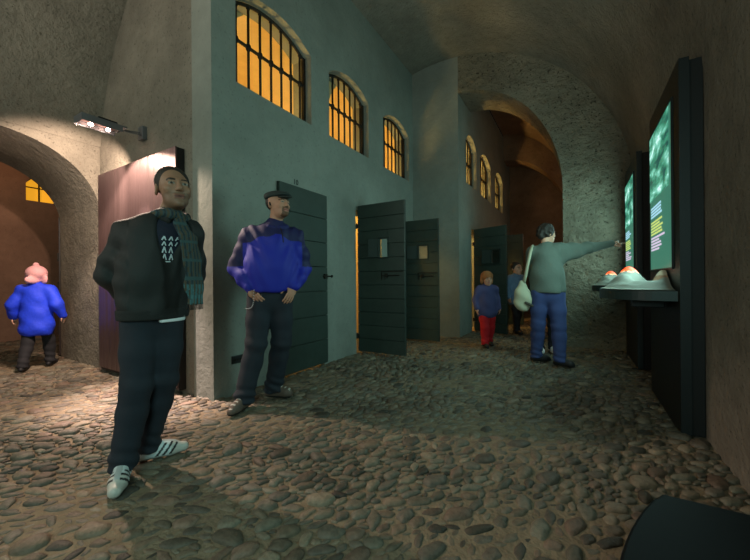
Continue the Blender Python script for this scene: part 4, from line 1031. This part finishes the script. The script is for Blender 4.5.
# ---------------------------------------------------------------- simple smaller figures
def small_person(u0, X, Y, H, label, top, bot, turn, hatc=None, hair=True, wide=1.0, arms=0.0, h=0.010, shoe_col=(20, 20, 24), stride=0.06, puffy=1.0, name='person', topname='jacket', hat_kind='woolly_hat', bulk=1.0, skirt=0.46, lean=0.0):
    p = place_person(name, label, u0, X, Y); k = H/1.2; s = H/1.2
    c, s_ = math.cos(turn), math.sin(turn)
    def q(x, y, z): return (k*(c*x-s_*y), k*(s_*x+c*y), k*z)
    J = dict(pelvis=q(0, 0, 0.60), chest=q(0, 0, 0.84), neck=q(0, 0, 0.955), shL=q(-0.125, 0, 0.91), shR=q(0.125, 0, 0.91),
             elL=q(-0.17-0.07*arms, 0.03, 0.75), wrL=q(-0.18-0.11*arms, -0.03, 0.61), elR=q(0.17+0.07*arms, 0.03, 0.75), wrR=q(0.18+0.11*arms, -0.03, 0.61),
             hipL=q(-0.06, 0, 0.57), hipR=q(0.06, 0, 0.57), knL=q(-0.065, -stride, 0.31), knR=q(0.065, stride*0.4, 0.31),
             anL=q(-0.065, -stride*1.2, 0.075), anR=q(0.065, stride*1.4, 0.075), toeL=q(-0.07, -stride*1.2-0.11, 0.025), toeR=q(0.075, stride*1.4-0.11, 0.025))
    fac = (s_, -c, 0)
    hd = Head(q(0, -0.01, 1.075), turn, lean, 0, k*0.93)
    b = body(J, hd, fac, 0.68*k); hd.face(b)
    for a, sg in (('L', 1), ('R', -1)): hand(b, J['wr'+a], V(*J['wr'+a])-V(*J['el'+a]), (-sg*c, -sg*s_, 0), sg, 0.4, 0.66*k)
    b.build('body', M_skin, p, h*0.8, hd.skin((196, 150, 126), (180, 110, 100), (70, 50, 36)))
    b = Blob(); fl = (fac, 0.78)
    w_ = 0.145*k*wide
    b.cap(q(0, 0, skirt+0.1), q(0, 0, 0.86), w_*1.12, w_*0.95, 0.05, flat=fl); b.cut((0, 0, -1), (0, 0, k*skirt), 0.02)
    b.cap(J['shL'], J['shR'], 0.058*k*puffy, 0.058*k*puffy, 0.05); b.cap(q(0, 0, 0.90), q(0, 0, 0.965), 0.07*k, 0.06*k, 0.03)
    for a in 'LR': b.chain([J['sh'+a], J['el'+a], J['wr'+a]], [0.060*k*puffy, 0.054*k*puffy, 0.040*k*puffy], 0.03)
    b.warp(lambda X, Y, Z: 0.006*np.sin(34*Z+12*X)*np.sin(20*X+5*Y+2))
    b.build(topname, top, p, h)
    trousers(J, (0.070*k*bulk, 0.055*k*bulk, 0.045*k*bulk), bot, p, facing=fac, h=h)
    shoes(J, mat('shoe_small', shoe_col, 0.6), p, h*0.8, 0.72*k, None, 'shoe')
    if hair:
        b = Blob(); hd.ell(b, (0, 0.022, 0.035), (0.084, 0.098, 0.088), 0.02); hd.ell(b, (0, -0.098, -0.015), (0.075, 0.06, 0.08), 0.02, 'sub'); b.cut(hd.R @ V(0, 0, -1), hd.p(0, 0, -0.07), 0.01); b.build('hair', M_hair, p, h*0.8)
    if hatc is not None:
        b = Blob(); hd.ell(b, (0, 0.012, 0.045), (0.102, 0.118, 0.096), 0.02); hd.ell(b, (0, -0.125, -0.03), (0.09, 0.062, 0.05), 0.015, 'sub'); b.cut(hd.R @ V(0, 0.25, -1), hd.p(0, 0, -0.055), 0.01)
        hd.cap(b, (-0.085, -0.045, 0.010), (0.085, -0.045, 0.010), 0.016, k=0.02) if False else None
        for sg in (-1, 1): hd.ell(b, (sg*0.080, 0.020, -0.03), (0.024, 0.06, 0.065), 0.02)
        if hat_kind == 'woolly_hat': hd.ell(b, (0, 0.02, 0.150), (0.030, 0.030, 0.028), 0.006); hd.ell(b, (0, 0.085, -0.04), (0.08, 0.035, 0.05), 0.02)
        b.build(hat_kind, hatc, p, h*0.8)
    return p
M_bluej = mat('child_blue_coat', (20, 56, 215), 0.7, var=0.15, vscale=9, bump=0.004, bscale=30)
M_dk = mat('dark_trousers', (22, 22, 28), 0.85)
small_person(37, -5.79, 1.44, 1.27, 'child in bright blue coat and pink woolly hat walking through the low arched passage', M_bluej, M_dk, PI-0.45, mat('pink_wool', (232, 168, 172), 0.9, bump=0.004, bscale=60), False, 1.0, 0.45, 0.009, stride=0.10, puffy=1.12, skirt=0.38)
small_person(488, -1.24, 5.50, 1.19, 'child in red trousers and violet-blue top beside the open door of the archway', mat('violet_top', (66, 72, 120), 0.85), mat('red_trousers', (190, 22, 34), 0.85), 0.4, mat('straw_hair', (150, 96, 54), 0.9), False, 1.0, 0.0, 0.010, bulk=1.15, hat_kind='hair')
small_person(516, -1.04, 7.10, 1.42, 'person in light blue top and dark trousers standing far back in the corridor', mat('pale_blue_top', (96, 120, 150), 0.85), M_dk, 0.8, None, True, 0.95, 0.1, 0.012)
small_person(546, -0.40, 5.46, 1.50, 'person in dark trousers and white shoes standing hidden behind the woman at the screens', mat('dark_top', (30, 34, 40), 0.85), M_dk, 0.2, None, True, 0.7, -0.6, 0.012, (205, 208, 210), stride=0.02, bulk=0.85)
